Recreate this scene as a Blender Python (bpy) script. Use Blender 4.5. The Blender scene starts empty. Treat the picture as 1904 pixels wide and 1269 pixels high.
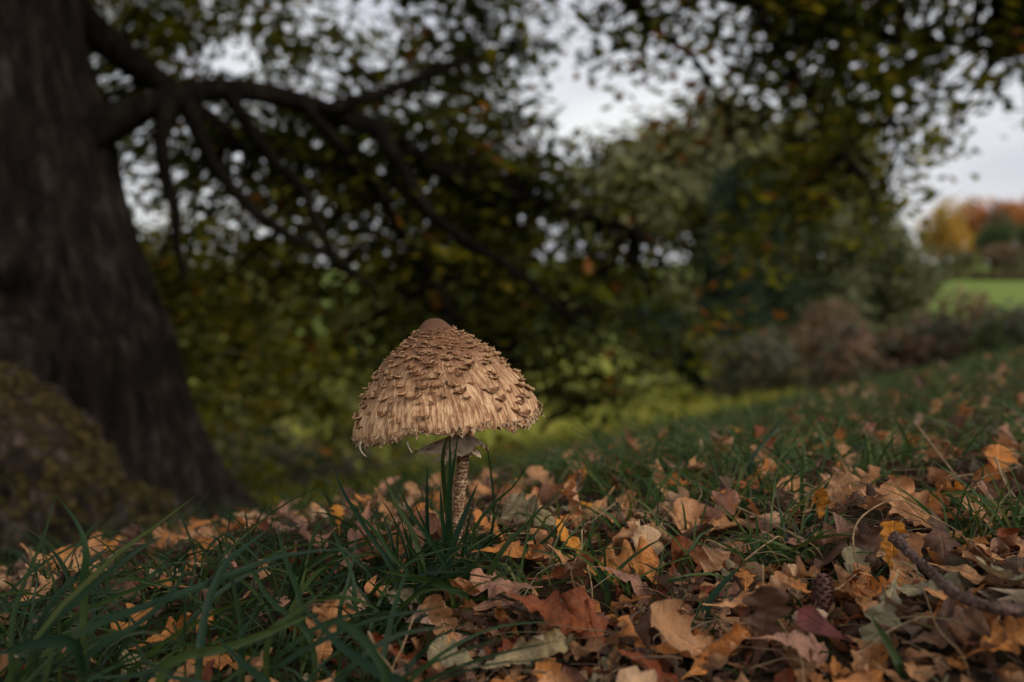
import bpy, math, random
import numpy as np
from mathutils import Vector, Matrix, Euler

random.seed(7); RNG = np.random.default_rng(7)
S = bpy.context.scene
C = S.collection

# ------------------------------------------------------------------ camera
CAMZ = 0.165
PITCH = math.radians(-1.07)
FPX = 1851.0
cam_d = bpy.data.cameras.new('camera')
cam = bpy.data.objects.new('camera', cam_d); C.objects.link(cam)
cam.location = (0, 0, CAMZ)
cam.rotation_euler = (math.radians(90) + PITCH, 0, 0)
cam_d.lens = 35; cam_d.sensor_width = 36
cam_d.clip_start = 0.02; cam_d.clip_end = 3000
cam_d.dof.use_dof = True
cam_d.dof.focus_distance = 0.60
cam_d.dof.aperture_fstop = 5.4
S.camera = cam

# ------------------------------------------------------------------ sky + soft sun (overcast)
SUN_EL, SUN_AZ = math.radians(29), math.radians(124)    # azimuth clockwise from +Y
W = bpy.data.worlds.new('World'); S.world = W; W.use_nodes = True
nt = W.node_tree; nt.nodes.clear()
def N(t, typ, **kw):
    n = t.nodes.new(typ)
    for k, v in kw.items():
        if k == 'inp':
            for a, b in v.items(): n.inputs[a].default_value = b
        else: setattr(n, k, v)
    return n
wo = N(nt, 'ShaderNodeOutputWorld'); bg = N(nt, 'ShaderNodeBackground'); bg.inputs[1].default_value = 0.1
sky = N(nt, 'ShaderNodeTexSky', sky_type='NISHITA'); sky.sun_disc = False
sky.sun_elevation = SUN_EL; sky.sun_rotation = SUN_AZ; sky.air_density = 1.2; sky.dust_density = 3.0
tc = N(nt, 'ShaderNodeTexCoord')
mp = N(nt, 'ShaderNodeMapping'); mp.inputs['Scale'].default_value = (1, 1, 3.2)
nz = N(nt, 'ShaderNodeTexNoise', inp={'Scale': 2.6, 'Detail': 5.0, 'Roughness': 0.5})
cr = N(nt, 'ShaderNodeValToRGB')
cr.color_ramp.elements[0].position = 0.34; cr.color_ramp.elements[0].color = (5.4, 5.45, 6.1, 1)
cr.color_ramp.elements[1].position = 0.66; cr.color_ramp.elements[1].color = (8.6, 8.7, 8.6, 1)
mx = N(nt, 'ShaderNodeMix', data_type='RGBA'); mx.inputs[0].default_value = 0.88
nt.links.new(tc.outputs['Generated'], mp.inputs[0]); nt.links.new(mp.outputs[0], nz.inputs[0])
nt.links.new(nz.outputs[0], cr.inputs[0]); nt.links.new(sky.outputs[0], mx.inputs[6]); nt.links.new(cr.outputs[0], mx.inputs[7])
nt.links.new(mx.outputs[2], bg.inputs[0]); nt.links.new(bg.outputs[0], wo.inputs[0])

sl = bpy.data.lights.new('sun', 'SUN'); sl.energy = 1.5; sl.angle = math.radians(14); sl.color = (1.0, 0.95, 0.88)
so = bpy.data.objects.new('sun', sl); C.objects.link(so)
sd = Vector((math.sin(SUN_AZ) * math.cos(SUN_EL), math.cos(SUN_AZ) * math.cos(SUN_EL), math.sin(SUN_EL)))
so.rotation_euler = (-sd).to_track_quat('-Z', 'Y').to_euler(); so.location = sd * 20

vs = S.view_settings
S.display_settings.display_device = 'sRGB'
vs.view_transform = 'Standard'; vs.look = 'None'; vs.exposure = 0.3; vs.gamma = 1.0; vs.use_curve_mapping = False
S.render.engine = 'CYCLES'
cy = S.cycles
cy.use_denoising = True
try: cy.denoiser = 'OPENIMAGEDENOISE'
except Exception: pass
cy.max_bounces = 6; cy.diffuse_bounces = 3; cy.glossy_bounces = 2; cy.transmission_bounces = 3; cy.transparent_max_bounces = 4
cy.sample_clamp_indirect = 4.0

# ------------------------------------------------------------------ maths helpers
CAM = np.array([0, 0, CAMZ]); FW = np.array([0, math.cos(PITCH), math.sin(PITCH)]); UP = np.array([0, -math.sin(PITCH), math.cos(PITCH)])
def at(px, py, d):
    """a point of the place seen at a photo pixel, d metres from the lens"""
    return CAM + d * (FW + np.array([1, 0, 0]) * ((px - 952) / FPX) + UP * ((634.5 - py) / FPX))

def _h(ix, iy):
    n = (ix.astype(np.int64) * 374761393 + iy.astype(np.int64) * 668265263) & 0x7fffffff
    n = ((n ^ (n >> 13)) * 1274126177) & 0x7fffffff
    return ((n ^ (n >> 16)) & 0xffff) / 65535.0
def vn(x, y):
    x = np.asarray(x, float); y = np.asarray(y, float)
    ix = np.floor(x); iy = np.floor(y); fx = x - ix; fy = y - iy
    fx = fx * fx * (3 - 2 * fx); fy = fy * fy * (3 - 2 * fy)
    a = _h(ix, iy); b = _h(ix + 1, iy); c = _h(ix, iy + 1); d = _h(ix + 1, iy + 1)
    return (a * (1 - fx) + b * fx) * (1 - fy) + (c * (1 - fx) + d * fx) * fy * 1.0
def fbm(x, y, o=4):
    r = 0; a = .5
    for k in range(o):
        r = r + a * (vn(x * 2 ** k + 17.3 * k, y * 2 ** k - 9.1 * k) - .5); a *= .5
    return r
def ss(a, b, x):
    t = np.clip((x - a) / (b - a), 0, 1); return t * t * (3 - 2 * t)

def gz(x, y):
    x = np.asarray(x, float); y = np.asarray(y, float)
    s = -(x + .6) * .73 + (y - .95) * .68
    q = s + .38
    D = .22 * (q + np.sqrt(q * q + .16)) / 2 - .012
    D = 2.2 * np.tanh(D / 2.2)
    D = np.maximum(D, 0)
    z = .065 * np.clip(x, -1.5, 6) - D
    z = z - .13 * np.clip(.66 - y, 0, .5) + .016
    z = z + np.interp(y, [0, 38, 60, 150, 220, 400, 900], [0, 0, 2.0, 8.6, 15, 22, 30])
    near = 1 / (1 + (x * x + y * y) / 30)
    z = z + near * (.035 * fbm(x * 2.2, y * 2.2, 2) + .03 * fbm(x * 9, y * 9, 3)) + (1 - near) * .25 * fbm(x * .3, y * .3, 2)
    return z + .004
def ghit(px, py, dmax=6):
    """the ground point seen at a photo pixel"""
    ds = .3 * (dmax / .3) ** np.linspace(0, 1, 900)
    P = at(px, py, 0)[None] + ds[:, None] * (at(px, py, 1) - at(px, py, 0))[None]
    b = P[:, 2] < gz(P[:, 0], P[:, 1])
    i = int(np.argmax(b)) if b.any() else len(ds) - 1
    return P[i]

def gat(px, py, h):
    """the point seen at a photo pixel that lies h above the ground"""
    ds = .3 * (4 / .3) ** np.linspace(0, 1, 1400)
    P = at(px, py, 0)[None] + ds[:, None] * (at(px, py, 1) - at(px, py, 0))[None]
    b = P[:, 2] < gz(P[:, 0], P[:, 1]) + h
    return P[int(np.argmax(b))]

# ------------------------------------------------------------------ object helpers
def link(name, me, mat=None, parent=None, M=None):
    o = bpy.data.objects.new(name, me); C.objects.link(o)
    if mat is not None and me is not None and len(me.materials) == 0: me.materials.append(mat)
    if parent is not None: o.parent = parent
    if M is not None: o.matrix_basis = M
    return o
def tag(o, label=None, cat=None, group=None, kind=None):
    if label: o['label'] = label
    if cat: o['category'] = cat
    if group: o['group'] = group
    if kind: o['kind'] = kind
    return o
def thing(name, loc, label, cat, group=None):
    o = bpy.data.objects.new(name, None); C.objects.link(o); o.location = loc
    o.empty_display_size = .05
    return tag(o, label, cat, group)
def mesh(name, v, f, smooth=True, uv=None, col=None):
    """v (n,3), f list or (m,4) array, uv per vertex, col per vertex"""
    me = bpy.data.meshes.new(name)
    v = np.asarray(v, np.float32)
    if isinstance(f, np.ndarray):
        k = f.shape[1]; m = len(f)
        me.vertices.add(len(v)); me.vertices.foreach_set('co', v.ravel())
        me.loops.add(m * k); me.loops.foreach_set('vertex_index', f.astype(np.int32).ravel())
        me.polygons.add(m); me.polygons.foreach_set('loop_start', np.arange(0, m * k, k, dtype=np.int32))
        try: me.polygons.foreach_set('loop_total', np.full(m, k, np.int32))
        except Exception: pass
        me.update(calc_edges=True)
    else:
        me.from_pydata([tuple(p) for p in v], [], f); me.update()
    me.polygons.foreach_set('use_smooth', np.full(len(me.polygons), bool(smooth)))
    if uv is not None or col is not None:
        li = np.empty(len(me.loops), np.int32); me.loops.foreach_get('vertex_index', li)
    if uv is not None:
        l = me.uv_layers.new(name='UVMap'); l.data.foreach_set('uv', np.asarray(uv, np.float32)[li].ravel())
    if col is not None:
        a = me.color_attributes.new('tint', 'FLOAT_COLOR', 'POINT')
        c4 = np.ones((len(v), 4), np.float32); c4[:, :3] = col
        a.data.foreach_set('color', c4.ravel())
    me.validate(); me.update()
    return me
def gridf(nu, nv, wrap=False):
    """quads of an (nv rows) x (nu columns) grid"""
    i = np.arange(nu if wrap else nu - 1); j = np.arange(nv - 1)
    I, J = np.meshgrid(i, j); I = I.ravel(); J = J.ravel(); I2 = (I + 1) % nu
    return np.stack([J * nu + I, J * nu + I2, (J + 1) * nu + I2, (J + 1) * nu + I], 1)
class Bag:
    """collects quads of one mesh"""
    def __init__(s): s.v = []; s.f = []; s.c = []; s.u = []; s.n = 0
    def add(s, v, f, col=(1, 1, 1), uv=None):
        v = np.asarray(v, float); s.v.append(v); s.f.append(np.asarray(f) + s.n); s.n += len(v)
        c = np.asarray(col, float); s.c.append(np.broadcast_to(c, (len(v), 3)) if c.ndim == 1 else c)
        s.u.append(np.zeros((len(v), 2)) if uv is None else np.asarray(uv))
    def build(s, name, mat, parent=None, off=(0, 0, 0), smooth=True):
        me = mesh(name, np.concatenate(s.v) - np.asarray(off)[None], np.concatenate(s.f), smooth, np.concatenate(s.u), np.concatenate(s.c))
        return link(name, me, mat, parent)
def catmull(P, n):
    P = np.asarray(P, float); out = []
    Q = np.vstack([2 * P[0] - P[1], P, 2 * P[-1] - P[-2]])
    m = len(P) - 1
    for t in np.linspace(0, m, n):
        i = min(int(t), m - 1); u = t - i
        a, b, c, d = Q[i], Q[i + 1], Q[i + 2], Q[i + 3]
        out.append(.5 * ((2 * b) + (c - a) * u + (2 * a - 5 * b + 4 * c - d) * u * u + (3 * b - a - 3 * c + d) * u ** 3))
    return np.array(out)
def tube(P, n=20, seg=8, rough=0., seed=0, cap=True):
    """P rows (x,y,z,r) -> verts, quads, uv"""
    Q = catmull(P, n); p = Q[:, :3]; r = Q[:, 3]
    T = np.gradient(p, axis=0); T /= np.linalg.norm(T, axis=1)[:, None] + 1e-12
    ref = np.array([0, 0, 1.]) if abs(T[:, 2].mean()) < .8 else np.array([0, 1., 0])
    A = np.cross(T, ref); A /= np.linalg.norm(A, axis=1)[:, None] + 1e-12; B = np.cross(T, A)
    th = np.linspace(0, 2 * math.pi, seg, endpoint=False)
    L = np.concatenate([[0], np.cumsum(np.linalg.norm(np.diff(p, axis=0), axis=1))])
    V = []
    for k in range(n):
        rr = r[k] * (1 + rough * 2 * fbm(np.cos(th) * 2 + seed * 7.7 + 50, np.sin(th) * 2 + L[k] / max(r[0], 1e-6) * .8 + 50, 3))
        V.append(p[k] + rr[:, None] * (np.cos(th)[:, None] * A[k] + np.sin(th)[:, None] * B[k]))
    V = np.concatenate(V)
    F = gridf(seg, n, True)
    uv = np.stack([np.tile(th / 6.283, n), np.repeat(L, seg)], 1)
    if cap:
        for e, idx in ((0, 0), (1, n - 1)):
            V = np.vstack([V, p[idx][None] + T[idx] * (r[idx] * .35 * (1 if e else -1))]); uv = np.vstack([uv, [[0, L[idx]]]]); c = len(V) - 1
            b = idx * seg
            for j in range(0, seg, 2):
                q = [b + j, b + (j + 1) % seg, b + (j + 2) % seg, c]
                F = np.vstack([F, [q[::-1] if e == 0 else q]])
    return V, F, uv
def rotm(n, up_angle):
    """columns: x, y, n with y turned by up_angle about n"""
    n = np.asarray(n, float); n = n / np.linalg.norm(n)
    a = np.array([math.cos(up_angle), math.sin(up_angle), 0]); a = a - n * a.dot(n)
    if np.linalg.norm(a) < 1e-4: a = np.array([0, 0, 1.]) - n * n[2]
    y = a / np.linalg.norm(a); x = np.cross(y, n)
    return np.stack([x, y, n], 1)
def M4(R, loc, s=1.0):
    m = Matrix.Identity(4)
    for i in range(3):
        for j in range(3): m[i][j] = float(R[i][j]) * s
        m[i][3] = float(loc[i])
    return m

# ------------------------------------------------------------------ materials
def mat(name):
    m = bpy.data.materials.new(name); m.use_nodes = True
    t = m.node_tree; t.nodes.clear()
    o = N(t, 'ShaderNodeOutputMaterial'); b = N(t, 'ShaderNodeBsdfPrincipled')
    t.links.new(b.outputs[0], o.inputs[0])
    return m, t, b, o
def ramp(t, src, stops):
    r = N(t, 'ShaderNodeValToRGB'); e = r.color_ramp.elements
    while len(e) < len(stops): e.new(0.5)
    for i, (p, c) in enumerate(stops):
        e[i].position = p; e[i].color = (*c, 1) if len(c) == 3 else c
    t.links.new(src, r.inputs[0]); return r.outputs[0]
def noise(t, vec, scale, detail=4, rough=.55, sc=None):
    if sc is not None:
        m_ = N(t, 'ShaderNodeMapping'); m_.inputs['Scale'].default_value = sc; t.links.new(vec, m_.inputs[0]); vec = m_.outputs[0]
    n = N(t, 'ShaderNodeTexNoise', inp={'Scale': scale, 'Detail': detail, 'Roughness': rough}); t.links.new(vec, n.inputs[0])
    return n.outputs[0]
def mixc(t, fac, a, b, mode='MIX'):
    m_ = N(t, 'ShaderNodeMix', data_type='RGBA', blend_type=mode)
    for s_, v in ((0, fac), (6, a), (7, b)):
        if hasattr(v, 'node'): t.links.new(v, m_.inputs[s_])
        elif isinstance(v, (int, float)): m_.inputs[s_].default_value = v
        else: m_.inputs[s_].default_value = (*v, 1)
    return m_.outputs[2]
def mth(t, op, a, b=None, c=None):
    m_ = N(t, 'ShaderNodeMath', operation=op)
    for i, v in enumerate((a, b, c)):
        if v is None: continue
        if hasattr(v, 'node'): t.links.new(v, m_.inputs[i])
        else: m_.inputs[i].default_value = v
    return m_.outputs[0]
def bump(t, b, h, strength=.5, dist=.01):
    n = N(t, 'ShaderNodeBump', inp={'Strength': strength, 'Distance': dist}); t.links.new(h, n.inputs['Height'])
    t.links.new(n.outputs[0], b.inputs['Normal']); return n
def tcoord(t, out='Object'):
    return N(t, 'ShaderNodeTexCoord').outputs[out]
def thin(t, b, o, colour, amount):
    """thin leaf: some light passes through"""
    tr = N(t, 'ShaderNodeBsdfTranslucent')
    if hasattr(colour, 'node'): t.links.new(colour, tr.inputs[0])
    else: tr.inputs[0].default_value = (*colour, 1)
    m_ = N(t, 'ShaderNodeMixShader'); m_.inputs[0].default_value = amount
    t.links.new(b.outputs[0], m_.inputs[1]); t.links.new(tr.outputs[0], m_.inputs[2]); t.links.new(m_.outputs[0], o.inputs[0])

def m_foliage(name, rough=.55, trans=.45, gain=(1.5, 1.5, .9), own=False):
    m, t, b, o = mat(name)
    a = N(t, 'ShaderNodeObjectInfo').outputs['Color'] if own else N(t, 'ShaderNodeAttribute', attribute_name='tint').outputs[0]
    n = noise(t, tcoord(t), 30, 2)
    c = mixc(t, 1.0, a, ramp(t, n, [(.3, (.7, .7, .7)), (.7, (1.25, 1.25, 1.25))]), 'MULTIPLY')
    t.links.new(c, b.inputs['Base Color']); b.inputs['Roughness'].default_value = rough; b.inputs['Specular IOR Level'].default_value = .12
    g = mixc(t, 1.0, c, gain, 'MULTIPLY'); thin(t, b, o, g, trans); return m

def m_leaf(name, attr=False, k=1.):
    """dry oak leaf: colour of its own, midrib, side veins, blotches, paler underside"""
    m, t, b, o = mat(name)
    if attr: base = N(t, 'ShaderNodeAttribute', attribute_name='tint').outputs[0]
    else: base = N(t, 'ShaderNodeObjectInfo').outputs['Color']
    uv = tcoord(t, 'UV'); sp = N(t, 'ShaderNodeSeparateXYZ'); t.links.new(uv, sp.inputs[0])
    ax = mth(t, 'ABSOLUTE', mth(t, 'SUBTRACT', sp.outputs[0], .5))
    rib = mth(t, 'SUBTRACT', 1., mth(t, 'MINIMUM', mth(t, 'MULTIPLY', ax, 45.), 1.))
    w = mth(t, 'FRACT', mth(t, 'MULTIPLY', mth(t, 'SUBTRACT', sp.outputs[1], mth(t, 'MULTIPLY', ax, .62)), 7.))
    vv = mth(t, 'ABSOLUTE', mth(t, 'SUBTRACT', w, .5))
    side = mth(t, 'SUBTRACT', 1., mth(t, 'MINIMUM', mth(t, 'MULTIPLY', vv, 13.), 1.))
    vein = mth(t, 'MAXIMUM', rib, mth(t, 'MULTIPLY', side, .6))
    oc = tcoord(t)
    n1 = noise(t, oc, 2.6 * k, 5, .6); n2 = noise(t, oc, 34 * k, 3, .6); n3 = noise(t, oc, 8 * k, 5, .7)
    c = mixc(t, 1.0, base, ramp(t, n1, [(.30, (.42, .38, .36)), (.48, (1, 1, 1)), (.70, (1.45, 1.35, 1.15))]), 'MULTIPLY')
    c = mixc(t, mth(t, 'MULTIPLY', ramp(t, n3, [(.55, (0, 0, 0)), (.68, (1, 1, 1))]), .6), c, (.045, .026, .016))
    c = mixc(t, .35, c, mixc(t, 1., c, ramp(t, n2, [(.3, (.55, .55, .55)), (.7, (1.5, 1.5, 1.5))]), 'MULTIPLY'))
    c = mixc(t, mth(t, 'MULTIPLY', vein, .38), c, mixc(t, 1., c, (1.9, 1.8, 1.6), 'MULTIPLY'))
    gm = N(t, 'ShaderNodeNewGeometry')
    c = mixc(t, mth(t, 'MULTIPLY', gm.outputs['Backfacing'], .45), c, mixc(t, .5, c, (.34, .27, .2)))
    t.links.new(c, b.inputs['Base Color']); b.inputs['Roughness'].default_value = .5; b.inputs['Specular IOR Level'].default_value = .14
    h = mth(t, 'ADD', mth(t, 'MULTIPLY', vein, -.5), mth(t, 'ADD', mth(t, 'MULTIPLY', n3, .8), mth(t, 'MULTIPLY', n2, .25)))
    bump(t, b, h, .7, .0016)
    thin(t, b, o, mixc(t, 1., c, (1.3, .9, .6), 'MULTIPLY'), .16); return m

def m_grass(name):
    m, t, b, o = mat(name)
    a = N(t, 'ShaderNodeAttribute', attribute_name='tint').outputs[0]
    uv = tcoord(t, 'UV'); n = noise(t, uv, 6, 3, .6, (14, 1.2, 1))
    c = mixc(t, 1., a, ramp(t, n, [(.3, (.7, .72, .7)), (.7, (1.3, 1.28, 1.2))]), 'MULTIPLY')
    t.links.new(c, b.inputs['Base Color']); b.inputs['Roughness'].default_value = .4; b.inputs['Specular IOR Level'].default_value = .14
    bump(t, b, n, .25, .0006)
    thin(t, b, o, mixc(t, 1., c, (1.4, 1.5, .7), 'MULTIPLY'), .28); return m

def m_ground():
    m, t, b, o = mat('ground_soil_and_turf')
    p = tcoord(t); sp = N(t, 'ShaderNodeSeparateXYZ'); t.links.new(p, sp.inputs[0])
    n1 = noise(t, p, 60, 6, .7); n2 = noise(t, p, 1.2, 4, .6); n3 = noise(t, p, 300, 3, .7)
    soil = ramp(t, n1, [(.3, (.012, .008, .005)), (.55, (.045, .028, .016)), (.75, (.09, .055, .03))])
    turf = ramp(t, n2, [(.3, (.17, .19, .03)), (.52, (.26, .26, .04)), (.7, (.34, .28, .06))])
    turf = mixc(t, .5, turf, mixc(t, 1., turf, ramp(t, noise(t, p, 9, 4, .7), [(.3, (.5, .5, .5)), (.7, (1.4, 1.4, 1.4))]), 'MULTIPLY'))
    sd_ = mth(t, 'ADD', mth(t, 'MULTIPLY', mth(t, 'ADD', sp.outputs[0], .6), -.73), mth(t, 'MULTIPLY', mth(t, 'SUBTRACT', sp.outputs[1], .95), .68))
    far = ramp(t, mth(t, 'MULTIPLY', sd_, .1), [(.20, (0, 0, 0)), (.32, (1, 1, 1))])
    mid = ramp(t, mth(t, 'MULTIPLY', sp.outputs[1], .1), [(.16, (0, 0, 0)), (.32, (1, 1, 1))])
    soil = mixc(t, mid, soil, ramp(t, n1, [(.3, (.02, .032, .010)), (.7, (.06, .075, .022))]))
    field = ramp(t, mth(t, 'MULTIPLY', sp.outputs[1], .01), [(.38, (0, 0, 0)), (.55, (1, 1, 1))])
    c = mixc(t, far, soil, turf)
    c = mixc(t, field, c, ramp(t, noise(t, p, .12, 3, .6), [(.3, (.11, .16, .03)), (.7, (.17, .21, .05))]))
    t.links.new(c, b.inputs['Base Color']); b.inputs['Roughness'].default_value = .95; b.inputs['Specular IOR Level'].default_value = .03
    bump(t, b, mth(t, 'ADD', n1, n3), .8, .004); return m

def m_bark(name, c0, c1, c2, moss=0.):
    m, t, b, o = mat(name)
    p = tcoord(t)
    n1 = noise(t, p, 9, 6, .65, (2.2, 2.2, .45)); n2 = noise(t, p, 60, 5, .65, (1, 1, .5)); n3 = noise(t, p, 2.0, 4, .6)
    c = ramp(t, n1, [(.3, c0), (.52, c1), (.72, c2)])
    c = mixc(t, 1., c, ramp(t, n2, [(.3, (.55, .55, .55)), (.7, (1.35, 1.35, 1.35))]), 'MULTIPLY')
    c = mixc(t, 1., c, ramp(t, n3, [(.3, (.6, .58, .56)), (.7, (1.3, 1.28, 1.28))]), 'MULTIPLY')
    if moss > 0:
        gm = N(t, 'ShaderNodeNewGeometry'); sp = N(t, 'ShaderNodeSeparateXYZ'); t.links.new(gm.outputs['Normal'], sp.inputs[0])
        f = mth(t, 'ADD', mth(t, 'MULTIPLY', sp.outputs[2], .75), mth(t, 'MULTIPLY', mth(t, 'SUBTRACT', noise(t, p, 5, 5, .7), .5), 2.2))
        f = ramp(t, f, [(.36, (0, 0, 0)), (.60, (1, 1, 1))])
        mc = ramp(t, noise(t, p, 45, 5, .7), [(.40, (.009, .007, .003)), (.52, (.032, .024, .008)), (.64, (.090, .066, .017))])
        c = mixc(t, mth(t, 'MULTIPLY', f, moss), c, mc)
    t.links.new(c, b.inputs['Base Color']); b.inputs['Roughness'].default_value = .95; b.inputs['Specular IOR Level'].default_value = .04
    bump(t, b, mth(t, 'ADD', n1, mth(t, 'MULTIPLY', n2, .5)), .8, .03); return m

def m_plain(name, stops, scale, rough=.8, bs=.4, bd=.001, sc=None, detail=5):
    m, t, b, o = mat(name)
    n = noise(t, tcoord(t), scale, detail, .62, sc)
    t.links.new(ramp(t, n, stops), b.inputs['Base Color']); b.inputs['Roughness'].default_value = rough; b.inputs['Specular IOR Level'].default_value = .25
    bump(t, b, n, bs, bd); return m

MAT_GROUND = m_ground()
MAT_LEAF = m_leaf('dry_oak_leaf'); MAT_LITTER = m_leaf('dry_oak_litter', True, 20.)
MAT_GRASS = m_grass('grass_blade')
MAT_CROWN = m_foliage('oak_crown_leaf', .5, .5, (1.8, 1.8, .7))
MAT_HANG = m_foliage('oak_hanging_leaf', .5, .5, (1.8, 1.8, .7), True)
MAT_BUSH = m_foliage('hedgerow_leaf', .6, .3, (1.2, 1.2, .9))
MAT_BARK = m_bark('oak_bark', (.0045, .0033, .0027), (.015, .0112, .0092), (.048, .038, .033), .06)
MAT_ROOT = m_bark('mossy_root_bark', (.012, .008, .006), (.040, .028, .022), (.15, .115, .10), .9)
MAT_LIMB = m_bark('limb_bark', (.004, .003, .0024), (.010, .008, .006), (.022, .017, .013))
MAT_STRAW = m_plain('straw', [(.3, (.11, .062, .03)), (.55, (.25, .155, .075)), (.75, (.38, .26, .14))], 140, .6)

# ------------------------------------------------------------------ ground
def axis(lo, hi, n, k):
    a = np.linspace(math.asinh(lo / k), math.asinh(hi / k), n); return np.sinh(a) * k
gx = axis(-600, 600, 300, .25); gy = axis(-60, 900, 340, .25) 
gy = np.sort(np.concatenate([axis(-60, .3, 60, .25)[:-1], .3 + axis(0, 900, 300, .35)]))
GX, GY = np.meshgrid(gx, gy)
GZ = gz(GX, GY)
g = link('ground', mesh('ground', np.stack([GX.ravel(), GY.ravel(), GZ.ravel()], 1), gridf(len(gx), len(gy))), MAT_GROUND)
g['kind'] = 'structure'

# ------------------------------------------------------------------ leaves
def oak_leaf(n=22, L=1., W=.29, lobes=4.5, depth=.5, bend=.6, roll=.6, twist=.3, warp=.05, seed=0, cols=5, stalk=.14):
    """lobed leaf, unit length, base at origin, along +Y, upper face +Z"""
    rs = np.random.default_rng(seed)
    t = np.linspace(0, 1, n)
    env = (t ** .95) * (1 - t ** 3.6) ** .55; env = env / env.max()
    V = []; U = []
    ph = rs.uniform(-.16, .16, 2)
    amp = rs.uniform(.78, 1.18, (2, 9))
    side = np.linspace(-1, 1, cols)
    for k, tt in enumerate(t):
        w2 = []
        for s in (0, 1):
            x = lobes * tt ** .92 + .30 + ph[s]; sn = (.5 + .5 * math.cos(2 * math.pi * x)) ** 1.5
            i0 = int(math.floor(x)); fr_ = x - i0; sm = fr_ * fr_ * (3 - 2 * fr_) if False else 0
            w2.append(W * env[k] * (1 - depth * sn * min(1, 4 * (1 - tt))) * (1 + (amp[s, min(i0, 8)] - 1) * math.sin(math.pi * fr_) ** .5) + .006)
        for c in side:
            w = w2[0] if c < 0 else w2[1]
            x = c * w; y = tt * L + abs(x) * .42 * (1 - .95 * tt ** 2)
            V.append((x, y, 0)); U.append((.5 + x, tt * .92 + .08 + abs(x) * .42 * (1 - .95 * tt ** 2)))
    V = np.array(V); U = np.array(U)
    F = gridf(cols, n)
    if stalk > 0:                                    # the stalk as a thin strip
        b = len(V); ys = np.linspace(-stalk, .02, 4)
        V = np.vstack([V, [(sx * .010, y, .0) for y in ys for sx in (-1, 1)]]); U = np.vstack([U, [(.5, .02)] * 8])
        F = np.vstack([F, gridf(2, 4) + b])
    x, y = V[:, 0].copy(), V[:, 1].copy()
    rr = roll * (1 + .5 * np.sin(y * 4 + seed)); rr = np.where(np.abs(rr) < .06, .06, rr) * np.where(x < 0, rs.uniform(.6, 1.2), rs.uniform(.6, 1.3))
    ang = x / W * rr
    X = np.sin(ang) * W / rr; z = (1 - np.cos(ang)) * W / rr
    e = np.clip(np.abs(x) / W, 0, 1)
    z = z + warp * 2.4 * fbm(x * 4.5 + seed * 3.1 + 40, y * 4.5 + seed * 1.7 + 40, 3) * np.minimum(1, e * 2.5 + .25)
    z = z + warp * .5 * np.sin(y * lobes * 6.6 + np.sign(x) * 1.3 + seed) * e ** 1.5 + warp * .10 * np.cos(y * lobes * 13 - np.abs(x) * 16) * np.minimum(1, e * 4)
    tw = twist * (y - .4); X, z = X * np.cos(tw) - z * np.sin(tw), X * np.sin(tw) + z * np.cos(tw)
    bd = bend if abs(bend) > .05 else .05
    a = y * bd; R = 1 / bd
    Y = (R - z) * np.sin(a); Z = R - (R - z) * np.cos(a)
    V = np.stack([X, Y, Z], 1); m_ = V[:n * cols]
    V = V - np.array([0, m_[:, 1].mean(), np.percentile(m_[:, 2], 22)])
    return V, F, U
LEAFV = []
LROLL = [.5, .9, 1.4, -.6, 2.0, .7, 1.2, .4, -1.0, .8, 1.6, 2.2, .6, .7, 1.1, -1.4, 1.8, .9]
for i in range(18):
    LEAFV.append(oak_leaf(n=36, W=random.uniform(.24, .31), lobes=random.choice([3.8, 4.3, 4.8]), depth=random.uniform(.45, .64),
                 bend=random.choice([-1, 1, 1]) * random.uniform(.3, 1.7), roll=LROLL[i], twist=random.uniform(-1., 1.),
                 warp=random.uniform(.07, .14), seed=i + 1, cols=9))
LEAFM = []
for i, (v, f, u) in enumerate(LEAFV):
    me = mesh('fallen_oak_leaf', v, f, True, u); me.materials.append(MAT_LEAF); LEAFM.append(me)

KINDS = {   # colour of the dry leaf itself
    'tan': (.37, .185, .086), 'pale buff': (.44, .275, .155), 'orange brown': (.35, .140, .040), 'russet': (.165, .045, .016), 'dark brown': (.085, .044, .028),
    'grey olive': (.205, .170, .100), 'amber': (.46, .185, .026), 'pinkish brown': (.29, .145, .095)}
LEAF_N = [0]
def put_leaf(p, size, kind, n, ang, label, variant=None, lift=.0, group=None, axis_y=None):
    v = random.randrange(18) if variant is None else variant
    o = link('fallen_oak_leaf', LEAFM[v])
    R_l = rotm(n, ang)
    if axis_y is not None:
        nz_ = np.array(n, float) / np.linalg.norm(n); R_l = np.stack([np.cross(axis_y, nz_), axis_y, nz_], 1)
    o.matrix_basis = M4(R_l, (p[0], p[1], p[2] + lift), size)
    k = KINDS[kind]; j = random.uniform(.82, 1.2); hh = random.uniform(-.06, .06)
    o.color = (k[0] * j * (1 + hh), k[1] * j, k[2] * j * (1 - hh), 1)
    LEAF_N[0] += 1
    return tag(o, label, 'leaf', group)

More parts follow.
